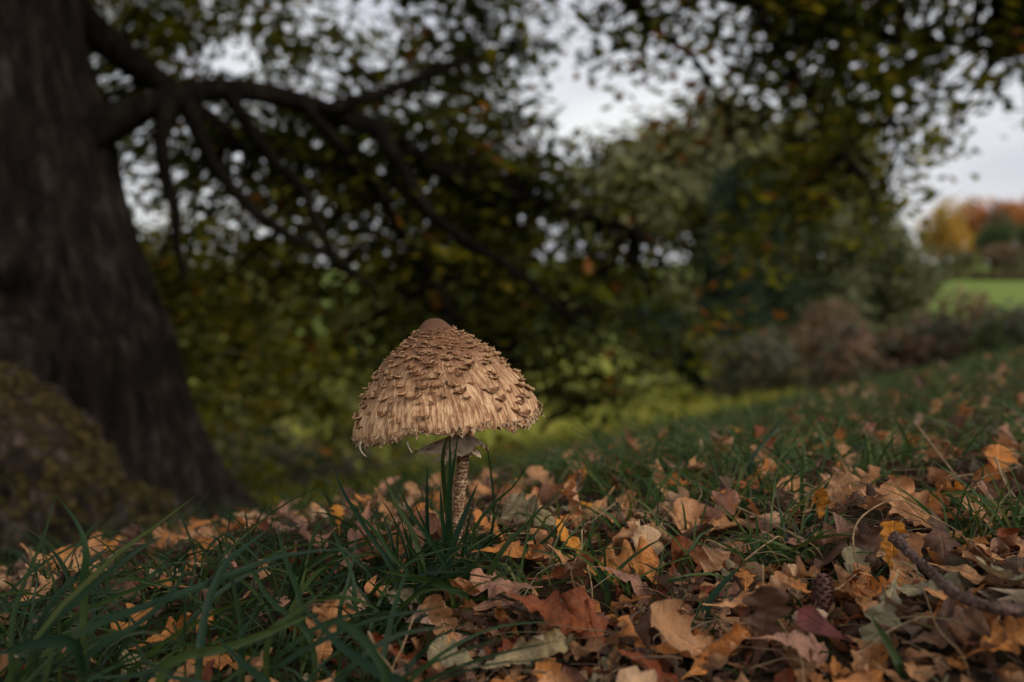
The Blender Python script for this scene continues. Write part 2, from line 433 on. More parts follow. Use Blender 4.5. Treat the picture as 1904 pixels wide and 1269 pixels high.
# hero leaves: (pixel, length m, kind, normal, direction angle of the tip, variant, lift, label)
HERO = [
 (990, 950, .058, 'grey olive', (-.20, -.85, .48), 2.6, 0, .018, 'large grey-olive oak leaf leaning upright close behind the mushroom stem'),
 (1074, 935, .042, 'tan', (-.45, -.80, .35), 1.7, 4, .018, 'curled tan oak leaf standing on edge behind the olive leaf'),
 (963, 1042, .050, 'orange brown', (-.1, -.6, .8), .2, 2, .008, 'small orange oak leaf with deep lobes beside the stem base'),
 (912, 990, .040, 'orange brown', (.2, -.5, .85), 2.6, 6, .006, 'flat orange oak leaf in shade between stem and olive leaf'),
 (931, 1092, .052, 'pinkish brown', (-.15, -.62, .77), 2.9, 8, .012, 'pinkish tan oak leaf lying right against the grass tuft'),
 (1050, 1076, .052, 'russet', (.1, -.5, .85), .3, 11, .012, 'curled reddish oak leaf with rolled edge right of the pinkish leaf'),
 (1019, 1150, .062, 'russet', (.35, -.55, .75), -.55, 13, .018, 'glossy dark red-brown oak leaf propped above the litter before the mushroom'),
 (1142, 1062, .062, 'orange brown', (0, -.5, .86), .1, 5, .008, 'broad orange oak leaf lying flat past the reddish curled leaf'),
 (1170, 1104, .055, 'pinkish brown', (.1, -.45, .88), -.3, 3, .008, 'grey-pink oak leaf with torn lobes below the broad orange leaf'),
 (831, 1180, .050, 'tan', (-.15, -.72, .67), 1.9, 9, .012, 'warm tan oak leaf with rounded lobes at the front of the tuft'),
 (604, 1196, .055, 'tan', (.3, -.80, .52), 1.35, 7, .012, 'smooth tan oak leaf standing among grass blades left of the tuft'),
 (640, 1120, .040, 'pale buff', (.1, -.7, .7), .4, 15, .012, 'crinkled buff oak leaf resting above the smooth tan leaf'),
 (672, 1135, .020, 'pale buff', (.1, -.9, .4), 1.2, 1, .016, 'tiny pale oak leaf fragment caught in the grass'),
 (974, 1232, .062, 'grey olive', (.05, -.55, .83), .5, 10, .014, 'crumpled grey oak leaf at the foot of the glossy red-brown leaf'),
 (855, 1240, .045, 'grey olive', (-.1, -.5, .85), 2.8, 12, .010, 'small mottled grey oak leaf next to the crumpled grey leaf'),
 (1075, 1225, .050, 'tan', (-.2, -.6, .77), -.9, 14, .008, 'ragged tan oak leaf with a torn hole in dark soil'),
 (1128, 1250, .042, 'grey olive', (.1, -.6, .78), 1.0, 16, .008, 'pale grey-green oak leaf lying before the torn tan leaf'),
 (1275, 1215, .066, 'tan', (-.1, -.68, .72), 2.6, 17, .014, 'large crinkled tan oak leaf with pleated veins in the front litter'),
 (1330, 1235, .055, 'orange brown', (.1, -.55, .82), .8, 4, .008, 'orange oak leaf half under the crinkled tan leaf'),
 (1422, 1185, .058, 'dark brown', (-.35, -.85, .40), 1.35, 6, .016, 'purplish brown oak leaf standing up beside the big tan one'),
 (1480, 1225, .058, 'pinkish brown', (.1, -.55, .83), .1, 1, .010, 'long pinkish oak leaf with pale midrib under a straw stem'),
 (1400, 1132, .060, 'tan', (.05, -.45, .89), .1, 11, .014, 'boat-shaped rolled tan oak leaf in front of the grassy bank'),
 (1386, 1085, .036, 'orange brown', (-.1, -.75, .65), 1.5, 3, .008, 'small bright orange oak leaf behind the boat-shaped leaf'),
 (1644, 1160, .052, 'grey olive', (-.05, -.75, .66), -1.9, 0, .014, 'olive-brown oak leaf facing out with clear veins near the twig'),
 (1712, 1112, .050, 'grey olive', (.2, -.5, .84), -.35, 15, .010, 'arched olive oak leaf tucked under the dark twig'),
 (1760, 1190, .052, 'dark brown', (.1, -.5, .86), .5, 8, .008, 'brown withered oak leaf in shade beneath the twig'),
 (1870, 1205, .050, 'orange brown', (-.2, -.5, .85), .5, 5, .012, 'bright tan-orange oak leaf beside the pale wood splinter'),
 (1660, 1022, .034, 'amber', (-.4, -.7, .6), 1.6, 13, .010, 'amber oak leaf curled round the broken end of the twig'),
 (1675, 1060, .040, 'tan', (.1, -.6, .78), 1.0, 9, .006, 'tan oak leaf lying under the twig among straw'),
 (1600, 905, .046, 'tan', (-.2, -.6, .75), .6, 12, .012, 'pink-tan oak leaf heaped on the bank beyond the arching straw'),
 (1410, 915, .050, 'russet', (.1, -.6, .78), .2, 2, .008, 'dark red oak leaf in grass on the bank'),
 (1525, 940, .026, 'amber', (-.1, -.85, .5), 1.5, 14, .010, 'little glowing amber oak leaf upright between grass blades'),
 (1230, 880, .044, 'tan', (-.3, -.75, .55), 1.9, 16, .02, 'tan oak leaf standing upright in the grass behind the olive leaf'),
 (1065, 885, .042, 'orange brown', (.1, -.7, .7), .9, 10, .012, 'soft orange oak leaf on the crest behind the curled tan leaf'),
 (630, 948, .026, 'amber', (.15, -.97, .2), 1.6, 3, .02, 'bright amber oak leaf upright on the crest left of the mushroom'),
 (660, 1030, .050, 'pinkish brown', (.1, -.7, .7), .9, 7, .008, 'dull pink-brown oak leaf behind the grass tuft'),
 (70, 1110, .045, 'tan', (.1, -.7, .7), .6, 12, .006, 'tan oak leaf half hidden in the long grass under the mossy root'),
 (148, 1140, .034, 'amber', (.1, -.6, .8), 1.2, 9, .006, 'amber oak leaf glimpsed through long grass below the mossy root'),
]
HPOS = []
for (px, py, size, kind, n, ang, var, lift, lab) in HERO:
    size *= .74 if py > 1075 else .92
    nn_ = np.array(n, float); nn_ /= np.linalg.norm(nn_); yv_ = np.array([math.cos(ang), 0, math.sin(ang)]); yv_ -= nn_ * yv_.dot(nn_); yv_ /= np.linalg.norm(yv_)
    ext = max(lift, .46 * size * abs(yv_[2]) + .10 * size)
    p = ghit(px, py + ext * FPX / .62, 3).copy(); p[2] = float(gz(p[0], p[1])); HPOS.append((p[0], p[1])); HPOS.append((p[0] * .96, p[1] - .026))
    put_leaf(p, size, kind, n, ang, lab, var, ext, axis_y=yv_)

# the rest of the leaf litter: countable leaves near, one mass beyond
def proj(p):
    q = np.asarray(p) - CAM; d = q.dot(FW); return 952 + FPX * q[0] / d, 634.5 - FPX * q.dot(UP) / d, d
def sdist(x, y): return -(x + .6) * .73 + (y - .95) * .68
litter = Bag()
small = [oak_leaf(n=14, W=.29, lobes=4.3, depth=.5, bend=random.uniform(-1.4, 1.6), roll=random.uniform(.4, 2.), twist=random.uniform(-.6, .6), warp=.09, seed=60 + i, cols=5, stalk=0) for i in range(8)]
names = list(KINDS)
wts = {'bank': [.38, .08, .18, .09, .14, .03, .015, .10], 'front': [.28, .03, .17, .13, .22, .07, .01, .09], 'crest': [.34, .08, .20, .09, .11, .03, .02, .14]}
cand = []
KEEP = [gat(x_, y_, .012)[:2] for x_, y_ in [(1503, 1150), (1527, 1130), (1525, 1190), (1700, 1038), (1760, 1090), (1840, 1127), (1890, 1135), (1870, 1112)]]
def scatter(n, fx, gap):
    k = 0
    for _ in range(n * 6):
        x, y = fx()
        if abs(x - SX) < .024 and -.07 < y - SY < .02: continue
        if sdist(x, y) > .55: continue
        if y > .68 and vn(np.array(x * 7 + 3.), np.array(y * 7 + 1.)) < .28: continue
        if (((np.array(KEEP) - np.array([x, y + .008])) ** 2).sum(1) < .026 ** 2).any(): continue
        if ((np.array(HPOS) - np.array([x, y + .012])) ** 2).sum(1).min() < .022 ** 2: continue
        if cand and (((np.array(cand)[:, 0] - x) ** 2 + (np.array(cand)[:, 1] - y) ** 2) < gap * gap).any(): continue
        cand.append((x, y)); k += 1
        if k >= n: break
SX, SY = -.0355, .65
U_ = random.uniform
scatter(190, lambda: (U_(-.10, .38), U_(.44, .72)), .018)                        # open litter in front
scatter(26, lambda: (U_(-.34, -.08), U_(.46, .68)), .030)                          # under the long grass
scatter(62, lambda: (U_(-.005, .15), U_(.58, .80)), .0165)
scatter(70, lambda: (U_(-.04, .30), U_(.40, .52)), .0125)
scatter(95, lambda: (U_(-.07, .34), U_(.45, .59)), .0115)
scatter(115, lambda: (lambda y: (U_(-.62, -.02) * y, y))(U_(.68, 1.25)), .024)    # crest toward the oak
scatter(75, lambda: (lambda y: (U_(-.02, .6) * y, y))(U_(.68, 1.1)), .030)       # bank
scatter(340, lambda: (lambda y: (U_(.03, .6) * y, y))(1.0 + 2.6 * random.random() ** 1.1), .036)
vis = []
for i, (x, y) in enumerate(cand):
    px, py, d = proj((x, y, float(gz(x, y))))
    if -30 < px < 1935 and py < 1300: vis.append((d, i))
vis.sort(); ind = set(i for d, i in vis[:298 - LEAF_N[0]])
def place_words(x, y):
    if y < .62 and x < -.09: return 'under the long grass left of the mushroom', 'front'
    if y < .60 and x < .03: return 'in the litter just before the grass tuft', 'front'
    if y < .60 and x < .16: return 'in the litter around the boat-shaped leaf', 'front'
    if y < .62: return 'in the litter below the dark twig', 'front'
    if x < -.06: return 'on the crest between mushroom and oak trunk', 'crest'
    if y < .85 and x < .14: return 'on the ground close behind the olive leaf', 'bank'
    if y < .85: return 'on the bank around the arching straw', 'bank'
    return 'on the upper grassy bank', 'bank'
for i, (x, y) in enumerate(cand):
    z = float(gz(x, y)); words, zone = place_words(x, y)
    kind = random.choices(names, wts[zone])[0]
    tilt = random.gauss(0, .42); ta = U_(0, 6.28)
    n = np.array((math.sin(tilt) * math.cos(ta), math.sin(tilt) * math.sin(ta) - .15, math.cos(tilt)))
    over = random.random() < .2
    if over: n = -n
    size = U_(.034, .054) if y < .62 else U_(.034, .054); ang = U_(0, 6.28); v_ = random.randrange(18)
    if i in ind:
        st = 'overturned' if over else ('tightly curled' if LROLL[v_] > 1.3 else ('arched' if LROLL[v_] < 0 else 'open'))
        put_leaf((x, y, z), size, kind, n, ang, f'{st} {kind} oak leaf {words}', v_, lift=U_(.003, .010), group=f'{st} {kind} leaves {words}')
    else:
        v, f, u = random.choice(small); k = np.array(KINDS[kind]) * U_(.8, 1.2)
        R = rotm(n, ang); litter.add((v * size) @ R.T + np.array([x, y, z + .009]), f, k, u)
# broken pieces of leaf packed underneath
for i in range(4200):
    if i % 3 == 0: x, y = U_(-.40, .45), U_(.40, .8)
    elif i % 3 == 1: y = U_(.7, 1.5); x = U_(-.62, .62) * y
    else: y = U_(1, 3.4); x = U_(.0, .6) * y
    if sdist(x, y) > .6: continue
    z = float(gz(x, y)); v, f, u = random.choice(small)
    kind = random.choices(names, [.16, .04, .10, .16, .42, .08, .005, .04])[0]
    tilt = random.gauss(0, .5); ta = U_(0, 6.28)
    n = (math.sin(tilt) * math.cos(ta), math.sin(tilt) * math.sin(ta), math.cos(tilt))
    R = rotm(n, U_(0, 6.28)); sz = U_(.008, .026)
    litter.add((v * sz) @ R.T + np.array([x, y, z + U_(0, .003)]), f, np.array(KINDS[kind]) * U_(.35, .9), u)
for i in range(420):
    x, y = U_(-.06, .34), U_(.40, .58)
    v, f, u = random.choice(small); kind = random.choices(names, wts['front'])[0]; tilt = random.gauss(0, .4); ta = U_(0, 6.28)
    R = rotm((math.sin(tilt) * math.cos(ta), math.sin(tilt) * math.sin(ta), math.cos(tilt)), U_(0, 6.28))
    litter.add((v * U_(.018, .036)) @ R.T + np.array([x, y, float(gz(x, y)) + U_(.001, .004)]), f, np.array(KINDS[kind]) * U_(.5, 1.), u)
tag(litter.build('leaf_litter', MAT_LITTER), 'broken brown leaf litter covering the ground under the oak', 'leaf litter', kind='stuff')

# ------------------------------------------------------------------ grass
def blade(P, w, fold=.35, n=12, seed=0):
    """grass blade along points P (base first): folded tapering strip; n stations x 3"""
    Q = catmull(P, n); T = np.gradient(Q, axis=0); T /= np.linalg.norm(T, axis=1)[:, None] + 1e-12
    rs = random.Random(seed)
    view = np.array([rs.uniform(-.6, .6), -1, rs.uniform(.0, .7)]); 
    A = np.cross(T, view); A /= np.linalg.norm(A, axis=1)[:, None] + 1e-9
    B = np.cross(A, T)
    tw = np.linspace(0, rs.uniform(-1.2, 1.2), n)
    A2 = A * np.cos(tw)[:, None] + B * np.sin(tw)[:, None]; B2 = np.cross(A2, T)
    t = np.linspace(0, 1, n); ww = w * .5 * np.minimum(1, .45 + t * 2.2) * (1 - t ** 2.6) ** .8 + w * .02
    V = np.stack([Q - A2 * ww[:, None] + B2 * (ww * fold)[:, None], Q, Q + A2 * ww[:, None] + B2 * (ww * fold)[:, None]], 1).reshape(-1, 3)
    uv = np.stack([np.tile([0, .5, 1], n), np.repeat(t, 3)], 1)
    return V, gridf(3, n), uv
GREENS = [(.012, .031, .012), (.017, .038, .013), (.022, .044, .012), (.010, .026, .012), (.032, .050, .012), (.013, .032, .016)]
def gcol(t, base, yellow=.0):
    b = np.array(base); y = np.array([.14, .15, .035])
    k = np.clip(.55 - t * 2.2, 0, .55)[:, None] + yellow
    return b[None] * (1 - k) + y[None] * k
def traced(pts, d0, d1):
    """photo pixels from base to tip, depth from d0 to d1; first point goes down into the ground"""
    ds = np.linspace(d0, d1, len(pts))
    P = np.array([at(x, y, d) for (x, y), d in zip(pts, ds)])
    b = P[0].copy(); b[2] = min(float(gz(b[0], b[1])) - .006, P[0][2] - .002)
    if P[0][2] - b[2] > .004: P = np.vstack([b, P])
    return P
def tuft(loc, label, blades, name='grass_tuft'):
    o = thing(name, loc, label, 'grass tuft')
    for k, (P, w, col, yel) in enumerate(blades):
        v, f, uv = blade(P, w, seed=k * 13 + int(loc[0] * 1000))
        me = mesh('blade', v - np.array(loc), f, True, uv, gcol(uv[:, 1], col, yel))
        link('blade', me, MAT_GRASS, o)
    return o
def rblade(x, y, h, lean, az, w=None, droop=.4):
    z = float(gz(x, y)) - .006
    dx, dy = math.cos(az), math.sin(az)
    P = [(x, y, z)]
    for t in (.35, .7, 1.):
        l = lean * t ** 1.6
        P.append((x + dx * l, y + dy * l, z + h * (t - droop * t ** 3 * .5)))
    return np.array(P)

SX, SY = -.0355, .65
SB = np.array([SX, SY, float(gz(SX, SY))])
G = GREENS
main = []
T1 = [ # tip first in photo pixels, reversed below
 ([(620, 863), (637, 912), (682, 986), (735, 1072)], .60, .58, .0030), ([(610, 957), (625, 1006), (657, 1085)], .57, .55, .0030),
 ([(715, 886), (735, 937), (764, 986), (780, 1031), (788, 1090)], .62, .60, .0045), ([(739, 902), (764, 953), (797, 1002), (832, 1062)], .61, .60, .0032),
 ([(795, 863), (795, 929), (797, 1040)], .64, .64, .0038), ([(793, 920), (813, 953), (829, 994), (836, 1050)], .63, .62, .0034),
 ([(834, 808), (823, 850), (829, 929), (842, 1045)], .595, .615, .0034), ([(836, 812), (836, 870), (834, 930), (838, 1040)], .60, .62, .0040),
 ([(852, 808), (842, 870), (834, 929), (829, 1050)], .595, .61, .0036), ([(903, 814), (913, 880), (919, 949), (911, 1020)], .68, .66, .0022),
 ([(987, 855), (956, 904), (919, 937), (880, 990)], .67, .66, .0026), ([(952, 872), (932, 929), (911, 1002)], .67, .66, .0024),
 ([(889, 898), (866, 953), (842, 1019), (830, 1075)], .60, .60, .0048), ([(1036, 916), (981, 974), (936, 1023), (905, 1085)], .58, .585, .0042),
 ([(1060, 949), (1026, 994), (985, 1035)], .63, .64, .0026), ([(694, 948), (705, 990), (735, 1040), (770, 1080)], .60, .60, .0026),
 ([(745, 962), (760, 1010), (785, 1060)], .59, .59, .003), ([(855, 985), (868, 1030), (878, 1080)], .60, .60, .0022), 
 ([(818, 905), (822, 960), (830, 1040)], .60, .605, .003), ([(880, 940), (868, 990), (856, 1060)], .62, .62, .003), ([(770, 935), (800, 1000), (835, 1070)], .585, .59, .003),
 ([(690, 1095), (760, 1075), (830, 1092), (866, 1114)], .56, .56, .0042), ([(700, 1060), (745, 1068), (800, 1080), (840, 1100)], .575, .57, .003),
]
for k, (pts, d1, d0, w) in enumerate(T1):
    main.append((traced(pts[::-1], d0, d1), w, random.choice(G), .0))
for k in range(46):
    a = random.uniform(0, 6.28); r = random.uniform(.008, .05)
    x, y = SX - .008 + math.cos(a) * r * 1.1, SY - .028 + math.sin(a) * r * .8
    if abs(x - SX) < .009 and abs(y - SY) < .009: continue
    main.append((rblade(x, y, random.uniform(.025, .055) if x > SX - .012 else random.uniform(.03, .085), random.uniform(.01, .05), random.uniform(0, 6.28)), random.uniform(.0014, .0034), random.choice(G), .05 * random.random()))
tuft(SB, 'dense tuft of dark green grass round the mushroom stem', main)

left = []
T2 = [
 ([(366, 921), (285, 983), (201, 1048), (59, 1206)], .50, .47, .0034, .25), ([(105, 920), (79, 1007), (30, 1129), (22, 1230)], .50, .47, .0034, 0),
 ([(105, 921), (144, 977), (159, 1029), (155, 1095)], .50, .50, .0042, 0), ([(303, 998), (245, 1030), (150, 1110), (60, 1215)], .51, .47, .0036, 0),
 ([(381, 948), (421, 1014), (429, 1059), (451, 1180)], .54, .49, .0030, 0), ([(503, 981), (451, 1022), (418, 1051), (384, 1133), (370, 1240)], .52, .47, .0042, 0),
 ([(418, 1007), (462, 1051), (503, 1118), (580, 1190)], .52, .49, .0030, 0), ([(660, 1020), (536, 1031), (436, 1066), (362, 1096), (259, 1133), (90, 1215)], .52, .47, .0040, 0),
 ([(516, 988), (536, 1055), (562, 1135)], .55, .52, .0034, 0), ([(403, 1184), (443, 1229), (500, 1290)], .45, .43, .0046, 0),
 ([(590, 1138), (514, 1170), (420, 1205), (300, 1245)], .48, .45, .0046, 0), ([(211, 1012), (159, 1055), (74, 1165)], .52, .49, .003, 0),
 ([(68, 963), (85, 1030), (110, 1130)], .53, .50, .0024, 0), ([(365, 1017), (362, 1070), (345, 1130)], .54, .51, .002, 0),
 ([(560, 1120), (620, 1190), (700, 1250), (760, 1290)], .46, .43, .0050, 0), ([(495, 1085), (470, 1150), (450, 1190)], .50, .48, .003, 0),
 ([(665, 990), (648, 1080), (632, 1140)], .54, .52, .0026, 0), ([(0, 1215), (60, 1200), (150, 1210)], .45, .45, .006, 0), ([(620, 1085), (560, 1135), (500, 1190)], .50, .48, .0036, 0),
 ([(345, 1040), (330, 1090), (260, 1160), (160, 1230)], .49, .46, .0034, 0), ([(570, 1235), (600, 1180), (640, 1160), (720, 1260)], .44, .42, .004, 0),
]
for k, (pts, d1, d0, w, yl) in enumerate(T2):
    left.append((traced(pts[::-1], d0, d1), w, random.choice(G), yl))
for k in range(210):
    x, y = random.uniform(-.36, -.05), random.uniform(.42, .64)
    left.append((rblade(x, y, random.uniform(.025, .09), random.uniform(.03, .11), random.gauss(.4, 1.3), droop=random.uniform(.3, 1.1)), random.uniform(.0014, .0036), random.choice(G), .04 * random.random()))
lo = np.array([-.2, .5, float(gz(-.2, .5))])
tuft(lo, 'spreading patch of long broad green grass blades below the mossy root', left)

right = []
T3 = [([(1385, 1046), (1344, 1087), (1318, 1124), (1313, 1165)], .55, .53, .0052), ([(1470, 760), (1440, 800), (1395, 860)], .85, .82, .004), ([(1320, 835), (1335, 890), (1350, 960)], .8, .78, .003),
      ([(1495, 830), (1490, 900), (1493, 965)], .7, .7, .004), ([(1545, 890), (1520, 930), (1500, 985)], .66, .66, .004), ([(1440, 905), (1455, 980), (1470, 1060)], .62, .60, .005),
      ([(1118, 890), (1150, 950), (1170, 1010)], .68, .66, .0026), ([(1090, 970), (1105, 1040), (1128, 1090)], .60, .58, .0034), ([(1230, 870), (1222, 960), (1212, 1020)], .72, .68, .0026),
      ([(1828, 860), (1822, 920), (1800, 985)], .7, .7, .0032), ([(1620, 1145), (1650, 1195), (1675, 1250)], .46, .45, .0046), ([(1905, 1010), (1840, 995), (1790, 985)], .62, .62, .003)]
for pts, d1, d0, w in T3: right.append((traced(pts[::-1], d0, d1), w, random.choice(G), .0))
ro = np.array([.2, .7, float(gz(.2, .7))])
tuft(ro, 'scattered broad bluish-green grass blades rising from the right bank', right)

grass = Bag()
BANKG = [(.026, .055, .018), (.036, .068, .020), (.048, .078, .020), (.020, .045, .018), (.07, .09, .024), (.10, .09, .035)]
def many(nb, fx, hmin, hmax, wmin, wmax, st=6, cols=GREENS, yel=.08):
    for k in range(nb):
        x, y = fx()
        if ((x - .075) / .085) ** 2 + ((y - .67) / .11) ** 2 < 1 and random.random() < .75: continue
        P = rblade(x, y, random.uniform(hmin, hmax), random.uniform(.1, 1.0) * hmax * .9, random.uniform(0, 6.28), droop=random.uniform(.1, 1.2))
        v, f, uv = blade(P, random.uniform(wmin, wmax), n=st, seed=k)
        grass.add(v, f, gcol(uv[:, 1], np.array(random.choice(cols)) * random.uniform(.7, 1.35), random.random() * yel), uv)
def clumpy(fx, sc, thr):
    def g_():
        for _ in range(30):
            x, y = fx()
            if vn(np.array(x * sc + 31.), np.array(y * sc + 11.)) > thr: return x, y
        return x, y
    return g_
def r_bank():
    y = .59 + 3.0 * random.random() ** 1.5; return random.uniform(.0, .62) * y, y
def r_front():
    return random.uniform(-.35, .35), random.uniform(.38, .8)
def r_left():
    y = random.uniform(.55, 1.1); return random.uniform(-.6, -.05) * y, y
many(6500, clumpy(r_bank, 9, .36), .018, .07, .0008, .0024, cols=BANKG)
many(5200, clumpy(lambda: ((lambda y: (random.uniform(.03, .65) * y, y))(random.uniform(.9, 4.0))), 5, .36), .02, .066, .0012, .0030, cols=BANKG)
many(2600, clumpy(r_front, 14, .45), .010, .036, .0005, .0016)
many(700, lambda: (random.uniform(-.36, -.04), random.uniform(.42, .66)), .015, .05, .0007, .0022)
many(700, clumpy(r_left, 10, .45), .02, .06, .001, .0025)
many(500, lambda: ((lambda y: (random.uniform(-.75, .0) * y, y))(random.uniform(1.0, 2.4))), .03, .08, .001, .003)
tag(grass.build('grass', MAT_GRASS), 'short green grass growing through the leaf litter', 'grass', kind='stuff')
meadow = Bag()
for k in range(9000):
    y = 6 + 22 * random.random() ** 1.7; x = random.uniform(-.5, .62) * y
    h = random.uniform(.05, .14) * (1 + y * .02); az = random.uniform(0, 6.28); w = .004 + y * .0009
    if sdist(x, y) < 2.4: continue
    z = float(gz(x, y)); l = h * random.uniform(.2, .9)
    a = np.array([math.sin(az), -math.cos(az), 0]) * w
    P = np.array([[x, y, z - .01], [x + math.cos(az) * l * .4, y + math.sin(az) * l * .4, z + h * .7], [x + math.cos(az) * l, y + math.sin(az) * l, z + h]])
    V = np.stack([P - a * np.array([[1], [.8], [.1]]), P + a * np.array([[1], [.8], [.1]])], 1).reshape(-1, 3)
    c = np.array(random.choice([(.20, .21, .03), (.28, .26, .04), (.34, .28, .06), (.15, .18, .03)]))
    meadow.add(V, gridf(2, 3), c)
tag(meadow.build('meadow_grass', MAT_BUSH), 'yellow-green meadow grass on the slope beyond the oak', 'grass', kind='stuff')

# fine dead stalks: one tangle, and single straws that can be told apart
deb = Bag()
for k in range(750):
    if k % 3: x, y = random.uniform(-.05, .42), random.uniform(.40, .85)
    else: y = .4 + 1.2 * random.random(); x = random.uniform(-.55, .6) * y
    z = float(gz(x, y)); L = random.uniform(.012, .05); az = random.uniform(0, 6.28); r = random.uniform(.00015, .00042)
    b = random.uniform(-.3, .3); u = np.array([math.cos(az), math.sin(az), 0]); w_ = np.array([-u[1], u[0], 0])
    p0 = np.array([x, y, z + random.uniform(.001, .012)]); up = np.array([0, 0, random.uniform(-.1, .5) * L])
    P = [np.append(p0, r), np.append(p0 + u * L * .5 + w_ * b * L + up * .8, r), np.append(p0 + u * L + up, r * .6)]
    v, f, uv = tube(P, 6, 3, cap=False)
    c = np.array(random.choice([(.20, .125, .06), (.14, .08, .04), (.28, .19, .10), (.07, .042, .026), (.15, .12, .05)]))
    deb.add(v, f, c, uv)
m_, t_, b_, o_ = mat('dead_stalk'); t_.links.new(N(t_, 'ShaderNodeAttribute', attribute_name='tint').outputs[0], b_.inputs['Base Color']); b_.inputs['Roughness'].default_value = .6
MAT_STALK = m_
tag(deb.build('dead_grass_stalks', MAT_STALK), 'tangle of fine dead grass stalks over the litter', 'dead grass', kind='stuff')
STRAW = [([(1596, 1056), (1586, 998), (1607, 957), (1666, 929), (1718, 953), (1792, 998)], .58, .60, .0008, 'long tan straw bent into an arch on the bank'),
 ([(1418, 1050), (1422, 1109), (1455, 1164), (1488, 1220), (1496, 1275)], .52, .45, .0007, 'thin pale straw drooping across the pinkish leaf'),
 ([(1370, 943), (1450, 980), (1520, 1022)], .66, .63, .0009, 'straight tan straw slanting into the bank grass'),
 ([(1312, 1006), (1370, 1032), (1375, 1034)], .62, .60, .0008, 'short straw lying above the blue-green curved blade'),
 ([(1385, 1042), (1430, 1008), (1455, 1002)], .58, .60, .0008, 'bent pale straw meeting the tip of the curved blade'),
 ([(1082, 985), (1080, 1020), (1062, 1065)], .60, .59, .0007, 'pale leaf stalk hanging below the curled tan leaf'),
 ([(1092, 1050), (1100, 1090), (1104, 1148)], .57, .55, .0006, 'upright straw beside the broad orange leaf'),
 ([(685, 1175), (705, 1215), (740, 1270)], .47, .44, .0010, 'pale broken straw in front of the smooth tan leaf'),
 ([(770, 1145), (750, 1200), (728, 1262)], .50, .46, .0008, 'tan straw crossing the broken one'),
 ([(1850, 850), (1870, 900), (1904, 950)], .7, .66, .0011, 'long pale straw leaning over the bank top'),
 ([(1700, 785), (1750, 850), (1775, 885)], .85, .8, .0013, 'blurred tan straw sloping on the bank behind the pink-tan leaf'),
 ([(1760, 895), (1840, 878), (1904, 868)], .75, .75, .0011, 'flat straw lying along the upper bank'),
 ([(1800, 1010), (1850, 1050), (1904, 1085)], .58, .56, .0007, 'straw running past the twig to the wood splinter'),
 ([(1540, 1110), (1565, 1090), (1592, 1068)], .53, .54, .0008, 'reddish stalk leaning by the acorn'),
 ([(1700, 1050), (1722, 1110), (1745, 1170), (1790, 1220)], .5, .47, .0006, 'pale stem crossing in front of the twig'),
 ([(1215, 1190), (1255, 1170), (1290, 1150)], .5, .52, .0008, 'curved straw beside the crinkled tan leaf')]
for pts, d0, d1, r, lab in STRAW:
    de = [gat(*pts[0], .016)[1], gat(*pts[-1], .016)[1]]
    P = np.array([np.append(at(x, y, d), r * (.62 if d0 < .56 else .8) * (1 - .5 * k_ / len(pts))) for k_, ((x, y), d) in enumerate(zip(pts, np.linspace(min(d0, de[0]), min(d1, de[1]), len(pts))))])
    P[:, 2] = np.maximum(P[:, 2], gz(P[:, 0], P[:, 1]) + .010)
    low = int(np.argmin([p[2] - float(gz(p[0], p[1])) for p in P])); e = P[0] if low <= len(P) // 2 else P[-1]
    b = e.copy(); b[0] += .006; b[1] += .004; b[2] = float(gz(b[0], b[1])) - .002
    P = np.vstack([b, P]) if low <= len(P) // 2 else np.vstack([P, b])
    v, f, uv = tube(P, 26, 6)
    o0 = P[0][:3]
    o = link('dry_grass_stem', mesh('dry_grass_stem', v - o0, f, True, uv), MAT_STRAW); o.location = o0
    tag(o, lab, 'straw')

# ------------------------------------------------------------------ mushroom
PXM = .65 / FPX          # metres per photo pixel at the mushroom
MUSH = thing('parasol_mushroom', SB, 'tall parasol mushroom with shaggy brown scaly cap in the grass', 'mushroom')
capc = at(829, 779, .65) - SB       # centre of the rim
prof = np.array([(0, 195), (8, 194.3), (16, 191), (23, 185), (30, 177), (40, 167), (57, 155), (74, 142), (91, 127), (106, 111), (120, 94), (133, 75), (145, 56), (155, 38), (163, 22), (168, 9), (170, -2), (169, -10), (165, -15)], float) * PXM * np.array([[1., .965]])
s_ = np.concatenate([[0], np.cumsum(np.linalg.norm(np.diff(prof, axis=0), axis=1))]); SL = s_[-1]
def prof_at(s):
    return np.interp(s, s_, prof[:, 0]), np.interp(s, s_, prof[:, 1])
nth, ns = 260, 110
th = np.linspace(0, 2 * math.pi, nth, endpoint=False); sv = np.linspace(0, SL, ns)
TH, SV = np.meshgrid(th, sv); R_, H_ = prof_at(SV)
frac = SV / SL
def rimwave(TH):
    return (.0022 * np.sin(TH * 3 + .6) + .0014 * np.sin(TH * 7 + 2) + .0016 * (fbm(np.cos(TH) * 9 + 20, np.sin(TH) * 9 + 20, 3) * 2))
cx, sx = np.cos(TH), np.sin(TH)
wv = ss(.55, 1., frac)
fib = fbm(TH * 30 + 100, frac * 9 + 5, 4) * .0009 * ss(.12, .35, frac) + fbm(cx * R_ * 260 + 30, sx * R_ * 260 + 30, 3) * .0014 * ss(.1, .3, frac)
Rr = R_ * (1 + .025 * np.sin(TH * 2 + 1) * frac + .012 * np.sin(TH * 5) * frac) + fib
Hh = H_ + rimwave(TH) * wv + fib * .6
Hh = Hh - .002 * (vn(TH * 26, frac * 0 + 3.3) > .62) * ss(.97, 1., frac)
V = np.stack([Rr * cx, Rr * sx, Hh], 2).reshape(-1, 3)
uv = np.stack([TH.ravel() / 6.28318, frac.ravel()], 1)
m_, t_, b_, o_ = mat('mushroom_cap_skin')
gen = tcoord(t_); uvn = tcoord(t_, 'UV'); spz = N(t_, 'ShaderNodeSeparateXYZ'); t_.links.new(uvn, spz.inputs[0])
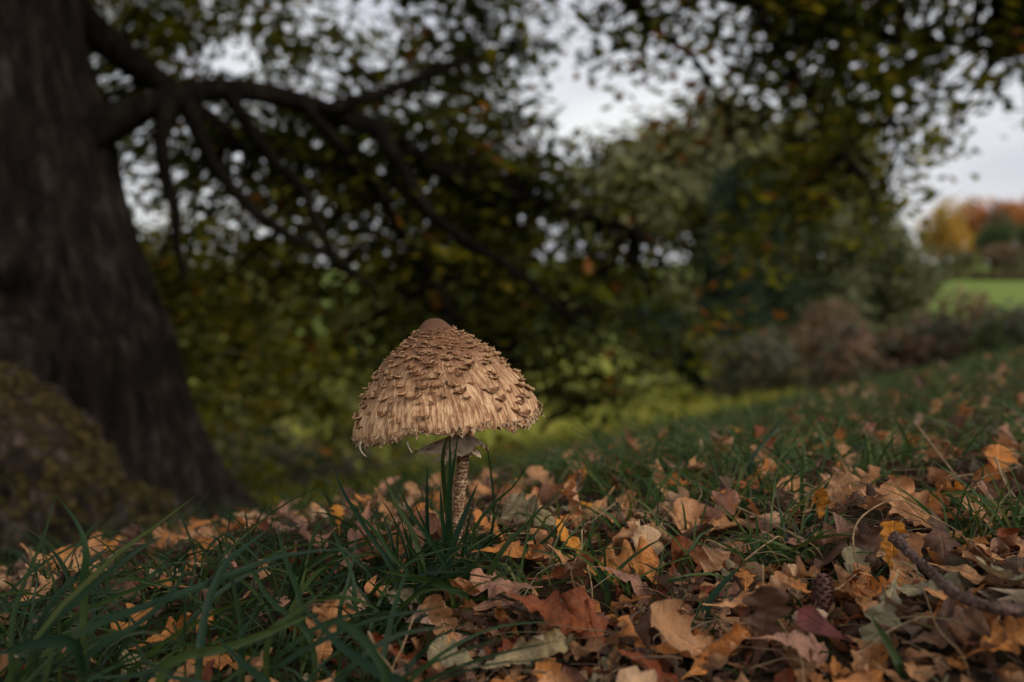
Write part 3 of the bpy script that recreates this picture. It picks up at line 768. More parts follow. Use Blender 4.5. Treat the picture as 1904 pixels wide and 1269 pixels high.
ang_ = mth(t_, 'MULTIPLY', spz.outputs[0], 6.28318)
cmb = N(t_, 'ShaderNodeCombineXYZ'); t_.links.new(mth(t_, 'MULTIPLY', mth(t_, 'COSINE', ang_), 26.), cmb.inputs[0]); t_.links.new(mth(t_, 'MULTIPLY', mth(t_, 'SINE', ang_), 26.), cmb.inputs[1]); t_.links.new(mth(t_, 'MULTIPLY', spz.outputs[1], 9.), cmb.inputs[2])
f1 = noise(t_, cmb.outputs[0], 1.0, 6, .7); f2 = noise(t_, cmb.outputs[0], 2.7, 4, .65); f3 = noise(t_, gen, 85, 5, .65); f4 = noise(t_, gen, 900, 3, .6)
cream = ramp(t_, f1, [(.32, (.15, .062, .029)), (.45, (.38, .19, .092)), (.56, (.70, .43, .23)), (.70, (.84, .60, .36))])
cream = mixc(t_, .6, cream, mixc(t_, 1., cream, ramp(t_, f2, [(.3, (.5, .45, .4)), (.65, (1.2, 1.2, 1.2))]), 'MULTIPLY'))
brown = ramp(t_, f2, [(.3, (.10, .040, .019)), (.7, (.28, .128, .062))])
k_ = mth(t_, 'ADD', spz.outputs[1], mth(t_, 'MULTIPLY', mth(t_, 'SUBTRACT', f3, .5), 1.3))
c_ = mixc(t_, ramp(t_, k_, [(.36, (0, 0, 0)), (.82, (1, 1, 1))]), brown, cream)
umb = ramp(t_, f4, [(.3, (.11, .047, .025)), (.7, (.18, .080, .044))])
c_ = mixc(t_, ramp(t_, spz.outputs[1], [(.11, (0, 0, 0)), (.19, (1, 1, 1))]), umb, c_)
t_.links.new(c_, b_.inputs['Base Color']); b_.inputs['Roughness'].default_value = .78; b_.inputs['Specular IOR Level'].default_value = .25
bump(t_, b_, mth(t_, 'ADD', mth(t_, 'MULTIPLY', f1, .6), mth(t_, 'ADD', mth(t_, 'MULTIPLY', f2, .6), mth(t_, 'MULTIPLY', f4, .25))), .8, .0012)
MAT_CAP = m_
cap_me = mesh('cap', V, gridf(nth, ns, True), True, uv)
capM = Matrix.Translation(Vector(capc)) @ Euler((math.radians(0), math.radians(-7.4), 0)).to_matrix().to_4x4()
CAP = link('cap', cap_me, MAT_CAP, MUSH, capM)
# underside and gills
MAT_GILL = m_plain('gill_flesh', [(.3, (.42, .32, .22)), (.7, (.62, .52, .40))], 120, .7)
und = []
ri = np.linspace(.985, .10, 16)
Rim = V.reshape(ns, nth, 3)[-1]
for k, q in enumerate(ri):
    lift = (1 - q) ** .75 * .022
    und.append(np.stack([Rim[:, 0] * q, Rim[:, 1] * q, Rim[:, 2] * q + lift * 1.0 + .0006], 1))
UV_ = np.concatenate(und)
link('flesh', mesh('flesh', UV_, gridf(nth, 16, True)[:, ::-1]), MAT_GILL, CAP)
gl = Bag()
for k in range(150):
    a = k / 150 * 6.28318; i = int(k / 150 * nth)
    pts = UV_.reshape(16, nth, 3)[:, i]
    hgt = .0055 * np.sin(np.linspace(.15, 3.0, 16)) ** .6
    tn = np.array([-math.sin(a), math.cos(a), 0]) * .00022
    top = pts + np.array([0, 0, .0004]); bot = pts - np.stack([0 * hgt, 0 * hgt, hgt], 1)
    v = np.stack([top - tn, bot, top + tn], 1).reshape(-1, 3)
    gl.add(v, gridf(3, 16), (1, 1, 1))
tag(gl.build('gills', MAT_GILL, CAP), kind='stuff')
# scales: twelve torn shingles, copied round the cap
m_, t_, b_, o_ = mat('cap_scale')
uvn = tcoord(t_, 'UV'); spz = N(t_, 'ShaderNodeSeparateXYZ'); t_.links.new(uvn, spz.inputs[0]); gen = tcoord(t_)
f1 = noise(t_, gen, 900, 4, .65, (1, .35, 1)); 
oi = N(t_, 'ShaderNodeObjectInfo').outputs['Random']
c_ = ramp(t_, mth(t_, 'ADD', spz.outputs[1], mth(t_, 'MULTIPLY', mth(t_, 'SUBTRACT', f1, .5), .9)), [(.1, (.26, .125, .058)), (.45, (.13, .055, .025)), (.75, (.24, .115, .055)), (.98, (.60, .38, .20))])
c_ = mixc(t_, 1., c_, ramp(t_, oi, [(0, (.8, .8, .8)), (1, (1.35, 1.3, 1.25))]), 'MULTIPLY')
t_.links.new(c_, b_.inputs['Base Color']); b_.inputs['Roughness'].default_value = .8; b_.inputs['Specular IOR Level'].default_value = .2
bump(t_, b_, f1, .7, .0006)
MAT_SCALE = m_
SCALES = []
for q in range(14):
    rs = np.random.default_rng(500 + q); nx, ny = 13, 7
    sxx = np.linspace(-1, 1, nx); tt = np.linspace(0, 1, ny); SXX, TT = np.meshgrid(sxx, tt)
    jag = np.cumsum(rs.normal(0, .05, nx)); jag = jag - jag.mean() + rs.normal(0, .05, nx)
    asym = rs.uniform(-.3, .3)
    x = SXX * .5 * (1 - .25 * TT ** 2) + rs.normal(0, .012, SXX.shape)
    y = .22 - TT * (.62 * (1 - .70 * (SXX - asym * .4) ** 2) + .06) - TT * jag[None] * .30
    lip = rs.uniform(.22, .5)
    z = .03 + TT ** 1.5 * lip * (1 - .45 * SXX ** 2) * (1 + .35 * rs.normal(0, 1, nx)[None] * .6) + .06 * np.sin(SXX * 5 + q) * TT
    curl = ss(.68, 1., TT)
    y = y + curl * rs.uniform(.10, .22); z = z + curl * .07
    z = z - (np.abs(SXX) ** 3) * .02 + rs.normal(0, .006, SXX.shape)
    z[0] = -.06
    top = np.stack([x, y, z], 2).reshape(-1, 3)
    bot = top.copy(); bot[:, 2] -= .05 + .10 * (1 - TT.ravel()) ; bot[:, 1] += .02
    Fq = gridf(nx, ny)[:, ::-1]; n0 = nx * ny
    rim_i = list(range(nx)) + [nx * r + nx - 1 for r in range(1, ny)] + list(range(n0 - 2, n0 - nx - 1, -1)) + [nx * r for r in range(ny - 2, 0, -1)]
    side = [[rim_i[k], rim_i[(k + 1) % len(rim_i)], rim_i[(k + 1) % len(rim_i)] + n0, rim_i[k] + n0] for k in range(len(rim_i))]
    Fq = np.vstack([Fq, Fq[:, ::-1] + n0, side])
    uvq = np.stack([(SXX.ravel() + 1) / 2, TT.ravel()], 1); uvq = np.vstack([uvq, uvq])
    me = mesh('scale', np.vstack([top, bot]), Fq, True, uvq); me.materials.append(MAT_SCALE); SCALES.append(me)
rows = []
s = SL * .165
while s < SL * .96:
    f = s / SL
    wd = .0042 + .0072 * ss(.15, .95, f)           # width of the scales in this row
    r, h = prof_at(s)
    nrow = max(6, int(2 * math.pi * r / (wd * (.92 + .22 * f))))
    rows.append((s, wd, nrow)); s += (.0031 + .0042 * ss(.15, .9, f))
cnt = 0; rear = []
for ri_, (s, wd, nrow) in enumerate(rows):
    a0 = random.uniform(0, 6.28)
    for k in range(nrow):
        f = s / SL
        if random.random() < .06 + .22 * ss(.45, .8, f): continue
        a = a0 + (k + random.uniform(-.38, .38)) / nrow * 2 * math.pi
        s2 = s + random.uniform(-1, 1) * .0026 * (.4 + f)
        if s2 > SL * .94: continue
        i = int((a % 6.28318) / 6.28318 * nth) % nth; j = min(ns - 2, int(s2 / SL * (ns - 1)))
        Vg = V.reshape(ns, nth, 3)
        p = Vg[j, i]; j2 = min(ns - 1, j + 3); j1 = max(0, j - 3)
        dn = Vg[j2, i] - Vg[j1, i]; dn = dn / np.linalg.norm(dn)           # down the slope
        rad = np.array([math.cos(a), math.sin(a), 0]); tg = np.array([-math.sin(a), math.cos(a), 0])
        nrm = np.cross(tg, -dn); nrm = nrm / np.linalg.norm(nrm)
        if nrm.dot(rad) < 0: nrm = -nrm
        yv = -dn; xv = np.cross(yv, nrm)
        rot = random.gauss(0, .22); xv, yv = xv * math.cos(rot) + yv * math.sin(rot), -xv * math.sin(rot) + yv * math.cos(rot)
        w = wd * random.choice([.4, .5, .65, .8, 1, 1, 1.2, 1.4]) if f > .3 else wd * random.uniform(.7, 1.3)
        hs = w ** .5 * (wd) ** .5 * random.uniform(.65, 1.1)
        Rm = np.stack([xv * w, yv * hs, nrm * min(hs, .0085) * random.uniform(.8, 1.3)], 1)
        me_ = random.choice(SCALES)
        if math.sin(a) < .30 and cnt < 298: link('scale', me_, None, CAP, M4(Rm, p - nrm * .0002)); cnt += 1
        else: rear.append((me_, Rm, p - nrm * .0002))
print('SCALES', cnt, 'LEAVES', LEAF_N[0])
rb = Bag()
for me_, Rm, p in rear:
    co = np.empty(len(me_.vertices) * 3, np.float32); me_.vertices.foreach_get('co', co); vi = np.empty(len(me_.loops), np.int32); me_.loops.foreach_get('vertex_index', vi)
    rb.add(co.reshape(-1, 3) @ Rm.T + p, vi.reshape(-1, 4), (1, 1, 1), np.repeat(np.array([[.5, .5]]), len(me_.vertices), 0))
tag(rb.build('rear_scales', MAT_SCALE, CAP), kind='stuff')
# torn margin
fr = Bag()
Rim_o = V.reshape(ns, nth, 3)
for k in range(300):
    a = random.uniform(0, 6.28318); i = int(a / 6.28318 * nth) % nth; j = ns - 1 - random.choice([0, 1, 2, 4, 6])
    p = Rim_o[j, i]; rad = np.array([math.cos(a), math.sin(a), 0]); tg = np.array([-math.sin(a), math.cos(a), 0])
    big = 1.5 if (-.5 < a < .3 or a > 5.6) else 1.
    w = random.uniform(.0010, .0048) * big ** .5; l = random.uniform(.0006, .0024) * big; out = random.uniform(-.4, 1.3)
    n0, m0 = 6, 4; v = []; cc = []
    for q in range(m0):
        t0 = q / (m0 - 1)
        for r0 in range(n0):
            s0 = r0 / (n0 - 1) * 2 - 1
            jj = random.uniform(-.5, .5) * t0
            v.append(p + tg * s0 * w * .5 * (1 - .55 * t0) + np.array([0, 0, -1]) * (l * t0 * (1 - .4 * s0 * s0 + jj)) + rad * (out * l * t0 ** 1.5 + .0004 + .0006 * math.sin(s0 * 4 + k)))
            cc.append(np.array((.36, .21, .115)) * (1 - t0) + np.array((.50, .34, .20)) * t0)
    fr.add(v, gridf(n0, m0), np.array(cc))
m_, t_, b_, o_ = mat('cap_margin_shreds'); a_ = N(t_, 'ShaderNodeAttribute', attribute_name='tint').outputs[0]
n_ = noise(t_, tcoord(t_), 700, 4, .6); t_.links.new(mixc(t_, 1., a_, ramp(t_, n_, [(.3, (.5, .45, .4)), (.7, (1.3, 1.3, 1.3))]), 'MULTIPLY'), b_.inputs['Base Color'])
b_.inputs['Roughness'].default_value = .8; bump(t_, b_, n_, .6, .0006); MAT_FR = m_
tag(fr.build('margin_shreds', MAT_FR, CAP), kind='stuff')
# stem
capw = SB + capc
SP = [np.append(at(843, 1085, .650), .0062), np.append(at(846, 1030, .650), .0052), np.append(at(850, 960, .650), .00455), np.append(at(856, 900, .650), .0045), np.append(at(861, 840, .650), .0043), np.append(at(853, 790, .650), .0047), np.append(at(845, 740, .650), .006)]
SP = np.array(SP); SP[0, 2] = SB[2] - .01
SP[:, 3] *= .9
v, f, uv = tube(SP, 90, 48, .05, 3)
m_, t_, b_, o_ = mat('stem_snakeskin')
p_ = tcoord(t_)
wr = N(t_, 'ShaderNodeMapping'); wr.inputs['Scale'].default_value = (1, 1, 2.5); t_.links.new(p_, wr.inputs[0])
wn = N(t_, 'ShaderNodeTexNoise', inp={'Scale': 420., 'Detail': 3.}); t_.links.new(p_, wn.inputs[0])
wm = N(t_, 'ShaderNodeMix', data_type='VECTOR'); wm.inputs[0].default_value = .0065
t_.links.new(wr.outputs[0], wm.inputs[4]); t_.links.new(wn.outputs[1], wm.inputs[5])
vo = N(t_, 'ShaderNodeTexVoronoi', feature='DISTANCE_TO_EDGE', inp={'Scale': 180.}); t_.links.new(wm.outputs[1], vo.inputs[0])
n_ = noise(t_, p_, 600, 4, .6)
fac = ramp(t_, mth(t_, 'ADD', vo.outputs[0], mth(t_, 'MULTIPLY', mth(t_, 'SUBTRACT', noise(t_, p_, 260, 4, .6), .5), .28)), [(.01, (0, 0, 0)), (.08, (1, 1, 1))])
c_ = mixc(t_, fac, ramp(t_, n_, [(.3, (.42, .27, .14)), (.7, (.62, .44, .26))]), ramp(t_, n_, [(.3, (.075, .030, .016)), (.7, (.17, .075, .038))]))
t_.links.new(c_, b_.inputs['Base Color']); b_.inputs['Roughness'].default_value = .75; b_.inputs['Specular IOR Level'].default_value = .25
bump(t_, b_, mth(t_, 'ADD', vo.outputs[0], mth(t_, 'MULTIPLY', n_, .3)), .7, .001)
link('stem', mesh('stem', v - SB, f, True, uv), m_, MUSH)
# ring: a frilled double skirt round the stem just under the cap
rc = at(860, 827, .65) - SB
def skirt(r0, r1, drop, wave, seed, up=0.):
    nr, na = 14, 120; out = []; 
    for q in range(nr):
        t0 = q / (nr - 1)
        for k in range(na):
            a = k / na * 6.28318
            ext = 1 + 1.15 * math.exp(-((math.atan2(math.sin(a - 3.25), math.cos(a - 3.25))) / .55) ** 2)     # flap pulled out to one side
            r = r0 + (r1 - r0) * t0 * ext * (1 + .5 * t0 * float(fbm(np.array(math.cos(a) * 2.2 + 9 + seed), np.array(math.sin(a) * 2.2 + 9), 3)))
            z = up - drop * t0 ** 1.4 * (1 + .35 * math.sin(a * 3 + seed)) + wave * 2.2 * t0 * float(fbm(np.array(math.cos(a) * 3.5 + 29 + seed), np.array(math.sin(a) * 3.5 + 19), 3)) * 2 + wave * .5 * t0 * math.sin(a * 17 + 1) - .0055 * (ext - 1) * t0
            if q == nr - 1: z += random.uniform(-.0006, .0006)
            out.append((rc[0] + math.cos(a) * r, rc[1] + math.sin(a) * r, rc[2] + z))
    return np.array(out), gridf(na, nr, True)
MAT_RING = m_plain('ring_membrane', [(.32, (.34, .21, .13)), (.48, (.70, .50, .34)), (.7, (.84, .66, .48))], 260, .75, .6, .0008)
v, f = skirt(.0046, .0175, .0085, .0014, .7, .0065); RING = link('ring', mesh('ring', v, f, True), MAT_RING, MUSH)
v, f = skirt(.0047, .0120, .0060, .0009, 2.1, .0005); link('ring_fold', mesh('ring_fold', v, f, True), MAT_RING, RING)
v, f = skirt(.0046, .0085, .0035, .0007, 4.0, -.0025); link('ring_fold', mesh('ring_fold', v, f, True), MAT_RING, RING)
# threads of veil hanging from the margin
for pts in ([(671, 822), (669, 832), (674, 843), (682, 850)], [(757, 822), (760, 832), (766, 842)]):
    P = np.array([np.append(at(x, y, .60), .0006 * (1 - .6 * i / 3)) for i, (x, y) in enumerate(pts)])
    v, f, uv = tube(P, 14, 6); link('veil_thread', mesh('veil_thread', v - SB, f, True, uv, np.full((len(v), 3), .42) * np.array([1, .8, .6])), MAT_FR, MUSH)

# ------------------------------------------------------------------ twig, acorn, cone, splinter, small red leaf
TW = [(1660, 998, .575, .0034), (1676, 1012, .575, .0028), (1700, 1038, .57, .0024), (1729, 1064, .56, .0025), (1777, 1105, .545, .0026), (1836, 1127, .54, .0026), (1904, 1138, .535, .0027), (1990, 1150, .53, .0026)]
P = np.array([np.append(gat(x, y, .034 - .006 * min(1, k / 4)), r) for k, (x, y, d, r) in enumerate(TW)])
TWD = P[:, 1]
MAT_TWIG = m_plain('twig_bark', [(.35, (.022, .012, .009)), (.52, (.075, .042, .032)), (.7, (.17, .10, .075))], 330, .75, .9, .0015)
v, f, uv = tube(P, 160, 20, .55, 5)
TWO = P[-1][:3]
tw = thing('fallen_twig', TWO, 'knobbly dark twig with a broken end lying over the bank litter', 'twig')
link('stick', mesh('stick', v - TWO, f, True, uv), MAT_TWIG, tw)
for (a_, b_, r) in (((1729, 1064, TWD[3]), (1722, 1045, TWD[3]), .0016), ((1790, 1110, TWD[4]), (1806, 1096, TWD[4]), .0014), ((1664, 1000, TWD[0]), (1690, 996, TWD[0]), .0022)):
    Q = np.array([np.append(at(*a_), r), np.append((at(*a_) + at(*b_)) / 2, r * .8), np.append(at(*b_), r * .5)]); v, f, uv = tube(Q, 8, 8, .2, 2)
    link('knob', mesh('knob', v - TWO, f, True, uv), MAT_TWIG, tw)
def lathe(pr, n=24):
    pr = np.array(pr); t0 = np.linspace(0, 6.28318, n, endpoint=False)
    v = np.concatenate([np.stack([r * np.cos(t0), r * np.sin(t0), 0 * t0 + h], 1) for r, h in pr]); return v, gridf(n, len(pr), True)
p = gat(1503, 1150, .014)
ac = thing('acorn', (p[0], p[1], p[2]), 'pale tan acorn lying beside the boat-shaped rolled leaf', 'acorn')
ac.rotation_euler = (math.radians(70), 0, math.radians(60)); 
MAT_NUT = m_plain('acorn_shell', [(.3, (.20, .11, .06)), (.7, (.40, .27, .17))], 180, .4, .2, .0004, (6, 6, .6))
v, f = lathe([(.0001, .0105), (.0006, .0098), (.0022, .0086), (.0038, .006), (.0045, .002), (.0046, -.002), (.0040, -.005), (.0025, -.0065), (.0001, -.007)]); link('nut', mesh('nut', v, f), MAT_NUT, ac)
v, f = lathe([(.0030, -.0074), (.0047, -.0052), (.0049, -.0030), (.0046, -.0028), (.0040, -.0052), (.0002, -.0076)]); link('scar_rim', mesh('scar_rim', v, f), MAT_NUT, ac)
p = gat(1527, 1135, .010)
cn = thing('alder_cone', (p[0], p[1], p[2]), 'dark reddish scaly cone standing behind the acorn', 'cone')
cn.rotation_euler = (math.radians(-12), math.radians(8), 0)
MAT_CONE = m_plain('cone_scale', [(.3, (.05, .022, .018)), (.7, (.16, .07, .055))], 300, .7)
v, f = lathe([(.0001, .019), (.002, .0185), (.0034, .015), (.0042, .009), (.0040, .003), (.0028, -.002), (.0001, -.003)]); link('core', mesh('core', v, f), MAT_CONE, cn)
sv_, sf_, su_ = oak_leaf(n=5, W=.5, lobes=1, depth=0, bend=.6, roll=1.2, twist=0, warp=.03, seed=3, cols=3, stalk=0); scale_me = mesh('cone_scale', sv_, sf_, True, su_)
scale_me.materials.append(MAT_CONE)
for k in range(60):
    h = k / 60; a = k * 2.39996; r = .0042 * math.sin(math.pi * (h * .82 + .14)) ** .6
    R = np.stack([np.array([-math.sin(a), math.cos(a), 0]), np.array([math.cos(a) * .35, math.sin(a) * .35, .94]), np.array([math.cos(a) * .94, math.sin(a) * .94, -.35])], 1)
    link('cone_scale', scale_me, None, cn, M4(R, (math.cos(a) * r, math.sin(a) * r, .0005 + h * .0175), .0042))
p = gat(1525, 1195, .012)
v, f, u = oak_leaf(n=16, W=.25, lobes=1, depth=0, bend=.5, roll=.5, twist=.2, warp=.02, seed=9)
o = link('fallen_leaf', mesh('fallen_leaf', v, f, True, u), MAT_LEAF); o.matrix_basis = M4(rotm((-.25, -.75, .6), 2.2), p + np.array([0, 0, .008]), .025); o.color = (.10, .030, .028, 1)
tag(o, 'small smooth maroon oval leaf in front of the acorn', 'leaf')
p = gat(1872, 1112, .014)
MAT_WOOD = m_plain('split_wood', [(.3, (.18, .12, .075)), (.6, (.36, .27, .18)), (.8, (.46, .37, .27))], 60, .8, .9, .002, (1, 12, 12))
nx, ny = 40, 9; X, A = np.meshgrid(np.linspace(0, 1, nx), np.linspace(0, 6.28318, 10)[:-1])
endj = np.array([.0, .06, .02, .09, .03, .07, .0, .05, .03])[:, None]
v = np.stack([(-.012 + .07 * (endj * (1 - X) * 2 + X)), .006 * np.cos(A) * (1 + .25 * fbm(A * 3 + 9, X * 6 + 4, 3)), .0042 * np.sin(A) * (1 + .5 * fbm(A * 4 + 3, X * 5 + 8, 3))], 2)
v = np.concatenate([v, v[:1]], 0).reshape(-1, 3)
o = link('wood_splinter', mesh('wood_splinter', v, gridf(nx, 10), False), MAT_WOOD); o.location = p; o.rotation_euler = (.2, .05, -.05); 
tag(o, 'pale fibrous splinter of dead wood beside the twig', 'wood splinter')

# ------------------------------------------------------------------ the oak
TD = 3.3
TCX = (-150 - 952) / FPX * TD; TCY = TD + .25
OAK = thing('oak_tree', (TCX, TCY, float(gz(TCX, TCY))), 'old oak with massive dark trunk and low spreading leafy limbs', 'tree')
OB = np.array(OAK.location)
edge_y = np.array([-3000, -1500, -300, 0, 100, 200, 300, 400, 500, 600, 700, 800, 900, 960, 1010, 1100]); edge_x = np.array([-20, 5, 40, 58, 84, 118, 142, 172, 206, 248, 276, 314, 368, 415, 480, 600])
zz = np.linspace(-1.0, 5.5, 300); pyz = 600 - (zz - CAMZ) / TD * FPX
R0 = (np.interp(pyz, edge_y, edge_x) + 150) / FPX * TD
tha = np.linspace(0, 2 * math.pi, 380, endpoint=False); TA, ZZ = np.meshgrid(tha, zz); RR = np.repeat(R0[:, None], 380, 1)
flare = ss(.3, -.7, ZZ)
RR = RR * (1 + flare * .10 * (np.cos(4 * TA) - 1))
RR = RR + .05 * fbm(np.cos(TA) * 2.2 + 9, np.sin(TA) * 2.2 + ZZ * 1.1 + 9, 3) * 2
def blob(a, z, wa, wz, amt):
    da = np.arctan2(np.sin(TA - a), np.cos(TA - a)); return amt * np.exp(-(da / wa) ** 2 - ((ZZ - z) / wz) ** 2)
RR = RR + blob(math.radians(-66), .235, .34, .06, -.20) + blob(math.radians(-84), .42, .16, .11, -.18) + blob(math.radians(-58), .36, .38, .08, .07) + blob(math.radians(-50), .02, .5, .16, .07)
br = np.abs(fbm(TA * 13 + fbm(TA * 3, ZZ * 2 + 7, 2) * 2.5, ZZ * 1.9 + 40, 3)); RR = RR + np.minimum(br, .16) * .24 - .02
seam = ss(0, .25, TA) * ss(2 * math.pi, 2 * math.pi - .25, TA); 
vt = np.stack([TCX + RR * np.cos(TA), TCY + RR * np.sin(TA), ZZ], 2).reshape(-1, 3)
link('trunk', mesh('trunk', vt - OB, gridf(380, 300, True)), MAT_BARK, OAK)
RT = [(-1.95, 3.15, -.30, .42), (-1.56, 2.62, -.24, .33), (-1.24, 2.30, -.24, .27), (-.97, 2.06, -.30, .205), (-.74, 1.86, -.295, .15), (-.61, 1.68, -.265, .085), (-.53, 1.57, -.27, .03)]
v, f, uv = tube(RT, 150, 120, .20, 2)
cen = np.repeat(catmull(RT, 150)[:, :3], 120, 0); nv_ = v[:len(cen)] - cen; nl = np.linalg.norm(nv_, axis=1)[:, None] + 1e-6
v[:len(cen)] += nv_ / nl * ((fbm(uv[:len(cen), 0] * 60 + 9, uv[:len(cen), 1] * 22 + 9, 4) * .075 + fbm(uv[:len(cen), 0] * 14 + 5, uv[:len(cen), 1] * 5 + 3, 3) * .05)[:, None]) * np.minimum(1, nl * 8)
link('root', mesh('root', v - OB, f, True, uv), MAT_ROOT, OAK)
LIMBS = [
 ([(60, 300, 3.6, .14), (180, 240, 3.55, .075), (300, 190, 3.6, .048), (400, 168, 3.8, .044), (500, 176, 4.0, .044), (600, 206, 4.1, .044), (700, 240, 4.2, .044), (790, 300, 4.3, .042), (900, 350, 4.4, .034), (1050, 390, 4.4, .026), (1180, 430, 4.4, .016)], 'limb'),
 ([(60, -60, 3.7, .13), (150, 40, 3.9, .075), (230, 105, 4.1, .06), (320, 172, 4.3, .055), (420, 250, 4.5, .055), (540, 285, 4.7, .04), (700, 330, 5.0, .03), (860, 400, 5.2, .02)], 'limb'),
 ([(100, -200, 3.6, .16), (300, -150, 3.9, .12), (600, -120, 4.2, .10), (900, -110, 4.4, .08), (1150, -60, 4.6, .06), (1400, 0, 4.7, .045), (1600, 60, 4.8, .03), (1850, 90, 4.8, .015)], 'limb'),
 ([(318, 190, 3.62, .035), (300, 250, 3.6, .030), (308, 330, 3.6, .026), (326, 392, 3.6, .022), (328, 450, 3.6, .016), (340, 520, 3.6, .010)], 'branch'),
 ([(340, 185, 3.66, .036), (400, 310, 3.7, .028), (470, 390, 3.8, .024), (540, 440, 3.9, .020), (620, 480, 4.0, .016), (700, 540, 4.1, .010)], 'branch'),
 ([(420, 170, 3.85, .032), (500, 290, 3.9, .026), (560, 350, 4.0, .022), (590, 420, 4.0, .018), (640, 500, 4.1, .010)], 'branch'),
 ([(700, 240, 4.2, .040), (740, 300, 4.2, .034), (800, 395, 4.2, .028), (870, 450, 4.3, .024), (950, 500, 4.3, .018), (1040, 580, 4.4, .012)], 'branch'),
 ([(600, 206, 4.1, .03), (720, 170, 4.3, .024), (850, 120, 4.4, .02), (960, 90, 4.5, .014), (1030, 80, 4.5, .008)], 'branch'),
 ([(560, 190, 4.05, .03), (680, 330, 4.3, .022), (780, 480, 4.5, .018), (850, 600, 4.6, .012), (900, 700, 4.6, .008)], 'branch'),
 ([(1400, 0, 4.7, .03), (1440, 80, 4.6, .024), (1500, 180, 4.5, .018), (1560, 280, 4.5, .013), (1620, 350, 4.4, .008)], 'branch'),
 ([(1150, -60, 4.6, .03), (1200, 40, 4.6, .02), (1290, 110, 4.6, .014), (1350, 200, 4.6, .008)], 'branch'),
 ([(1600, 60, 4.8, .02), (1640, 150, 4.7, .015), (1665, 250, 4.6, .010), (1655, 330, 4.6, .006)], 'branch'),
]
BP = []
for k, (pts, nm) in enumerate(LIMBS):
    P = np.array([np.append(at(x, y, d * (.97 if nm == 'branch' else 1.)), r * (.95 if nm == 'branch' else 1.)) for x, y, d, r in pts]); v, f, uv = tube(P, 60, 14, .16, k)
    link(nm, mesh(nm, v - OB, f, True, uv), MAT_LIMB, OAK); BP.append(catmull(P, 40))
BP = np.concatenate(BP)
# crown: how leafy the tree is over the slope (sampled around its limbs)
cols_ = np.array([150, 300, 450, 600, 750, 900, 1050, 1200, 1350, 1500, 1650, 1800, 1950])
rows_ = np.array([-250, -100, 0, 100, 180, 280, 380, 480, 580, 680, 780, 880])
DEN = np.array([
 [.9, .9, .9, .9, .9, .9, .8, .8, .9, .9, .9, .9, .9],
 [.9, .9, .9, .9, .8, .8, .4, .8, 1., 1., 1., 1., 1.],
 [1., 1., .95, .7, .5, .55, .08, .62, .85, 1., .95, 1.1, 1.1],
 [1., 1., .7, .55, .6, .7, .08, .32, .70, .9, .70, .80, .85],
 [.9, .8, .75, .7, .85, .7, .04, .14, .55, .85, .62, .10, .22],
 [1., .9, .85, .95, 1.2, 1., .45, .08, .22, .8, .55, 0, 0],
 [1., .8, .8, 1., 1.3, 1.3, 1., .25, .10, .5, .42, 0, 0],
 [1., .8, .8, .9, 1.3, 1.4, 1.3, .55, .10, .16, .06, 0, 0],
 [.6, .7, .7, .8, 1.1, 1.3, 1.4, .8, .25, .02, 0, 0, 0],
 [.3, .5, .5, .5, .7, 1.1, 1.1, .6, .02, 0, 0, 0, 0],
 [.1, .45, .3, .2, .15, .6, .5, .03, 0, 0, 0, 0, 0],
 [0, .1, .15, .05, 0, .02, 0, 0, 0, 0, 0, 0, 0]])
def den(px, py):
    i = int(np.clip(np.searchsorted(cols_, px) - 1, 0, 11)); j = int(np.clip(np.searchsorted(rows_, py) - 1, 0, 10))
    u = np.clip((px - cols_[i]) / (cols_[i + 1] - cols_[i]), 0, 1); v = np.clip((py - rows_[j]) / (rows_[j + 1] - rows_[j]), 0, 1)
    return (DEN[j, i] * (1 - u) + DEN[j, i + 1] * u) * (1 - v) + (DEN[j + 1, i] * (1 - u) + DEN[j + 1, i + 1] * u) * v
LT = [oak_leaf(n=9, W=.30, lobes=3.6, depth=.4, bend=random.uniform(-.7, .7), roll=random.uniform(.2, 1.), twist=random.uniform(-.5, .5), warp=.05, seed=80 + i, cols=3, stalk=0) for i in range(5)]
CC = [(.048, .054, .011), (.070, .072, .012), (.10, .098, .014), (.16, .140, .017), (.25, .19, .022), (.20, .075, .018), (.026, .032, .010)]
crown = Bag(); twigs = Bag(); leafobj = [0]
LTM = []
for v, f, u in LT:
    me = mesh('leaf', v, f, True, u); me.materials.append(MAT_HANG); LTM.append(me)
def sprig(c, n, rad, wt, ls=(.07, .115), single=False):
    main_ = random.choices(range(7), wt)[0]
    for _ in range(n):
        o = np.clip(RNG.normal(0, 1, 3), -2, 2) * rad * np.array([.6, .6, .42]); p = c + o
        k = main_ if random.random() < .6 else random.choices(range(7), wt)[0]
        col = np.array(CC[k]) * random.uniform(.7, 1.3)
        nn = np.array([random.gauss(0, .6), random.gauss(-.1, .6), 1.0]); ang = random.uniform(0, 6.28)
        q_ = random.randrange(5); v, f, u = LT[q_]; sz = random.uniform(*ls)
        if single and leafobj[0] < 296:
            o_ = link('leaf', LTM[q_], None, OAK, M4(rotm(nn, ang), p - OB, sz)); o_.color = (*col, 1); leafobj[0] += 1; continue
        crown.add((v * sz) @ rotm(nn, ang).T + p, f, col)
random.seed(21)
nclump = 0
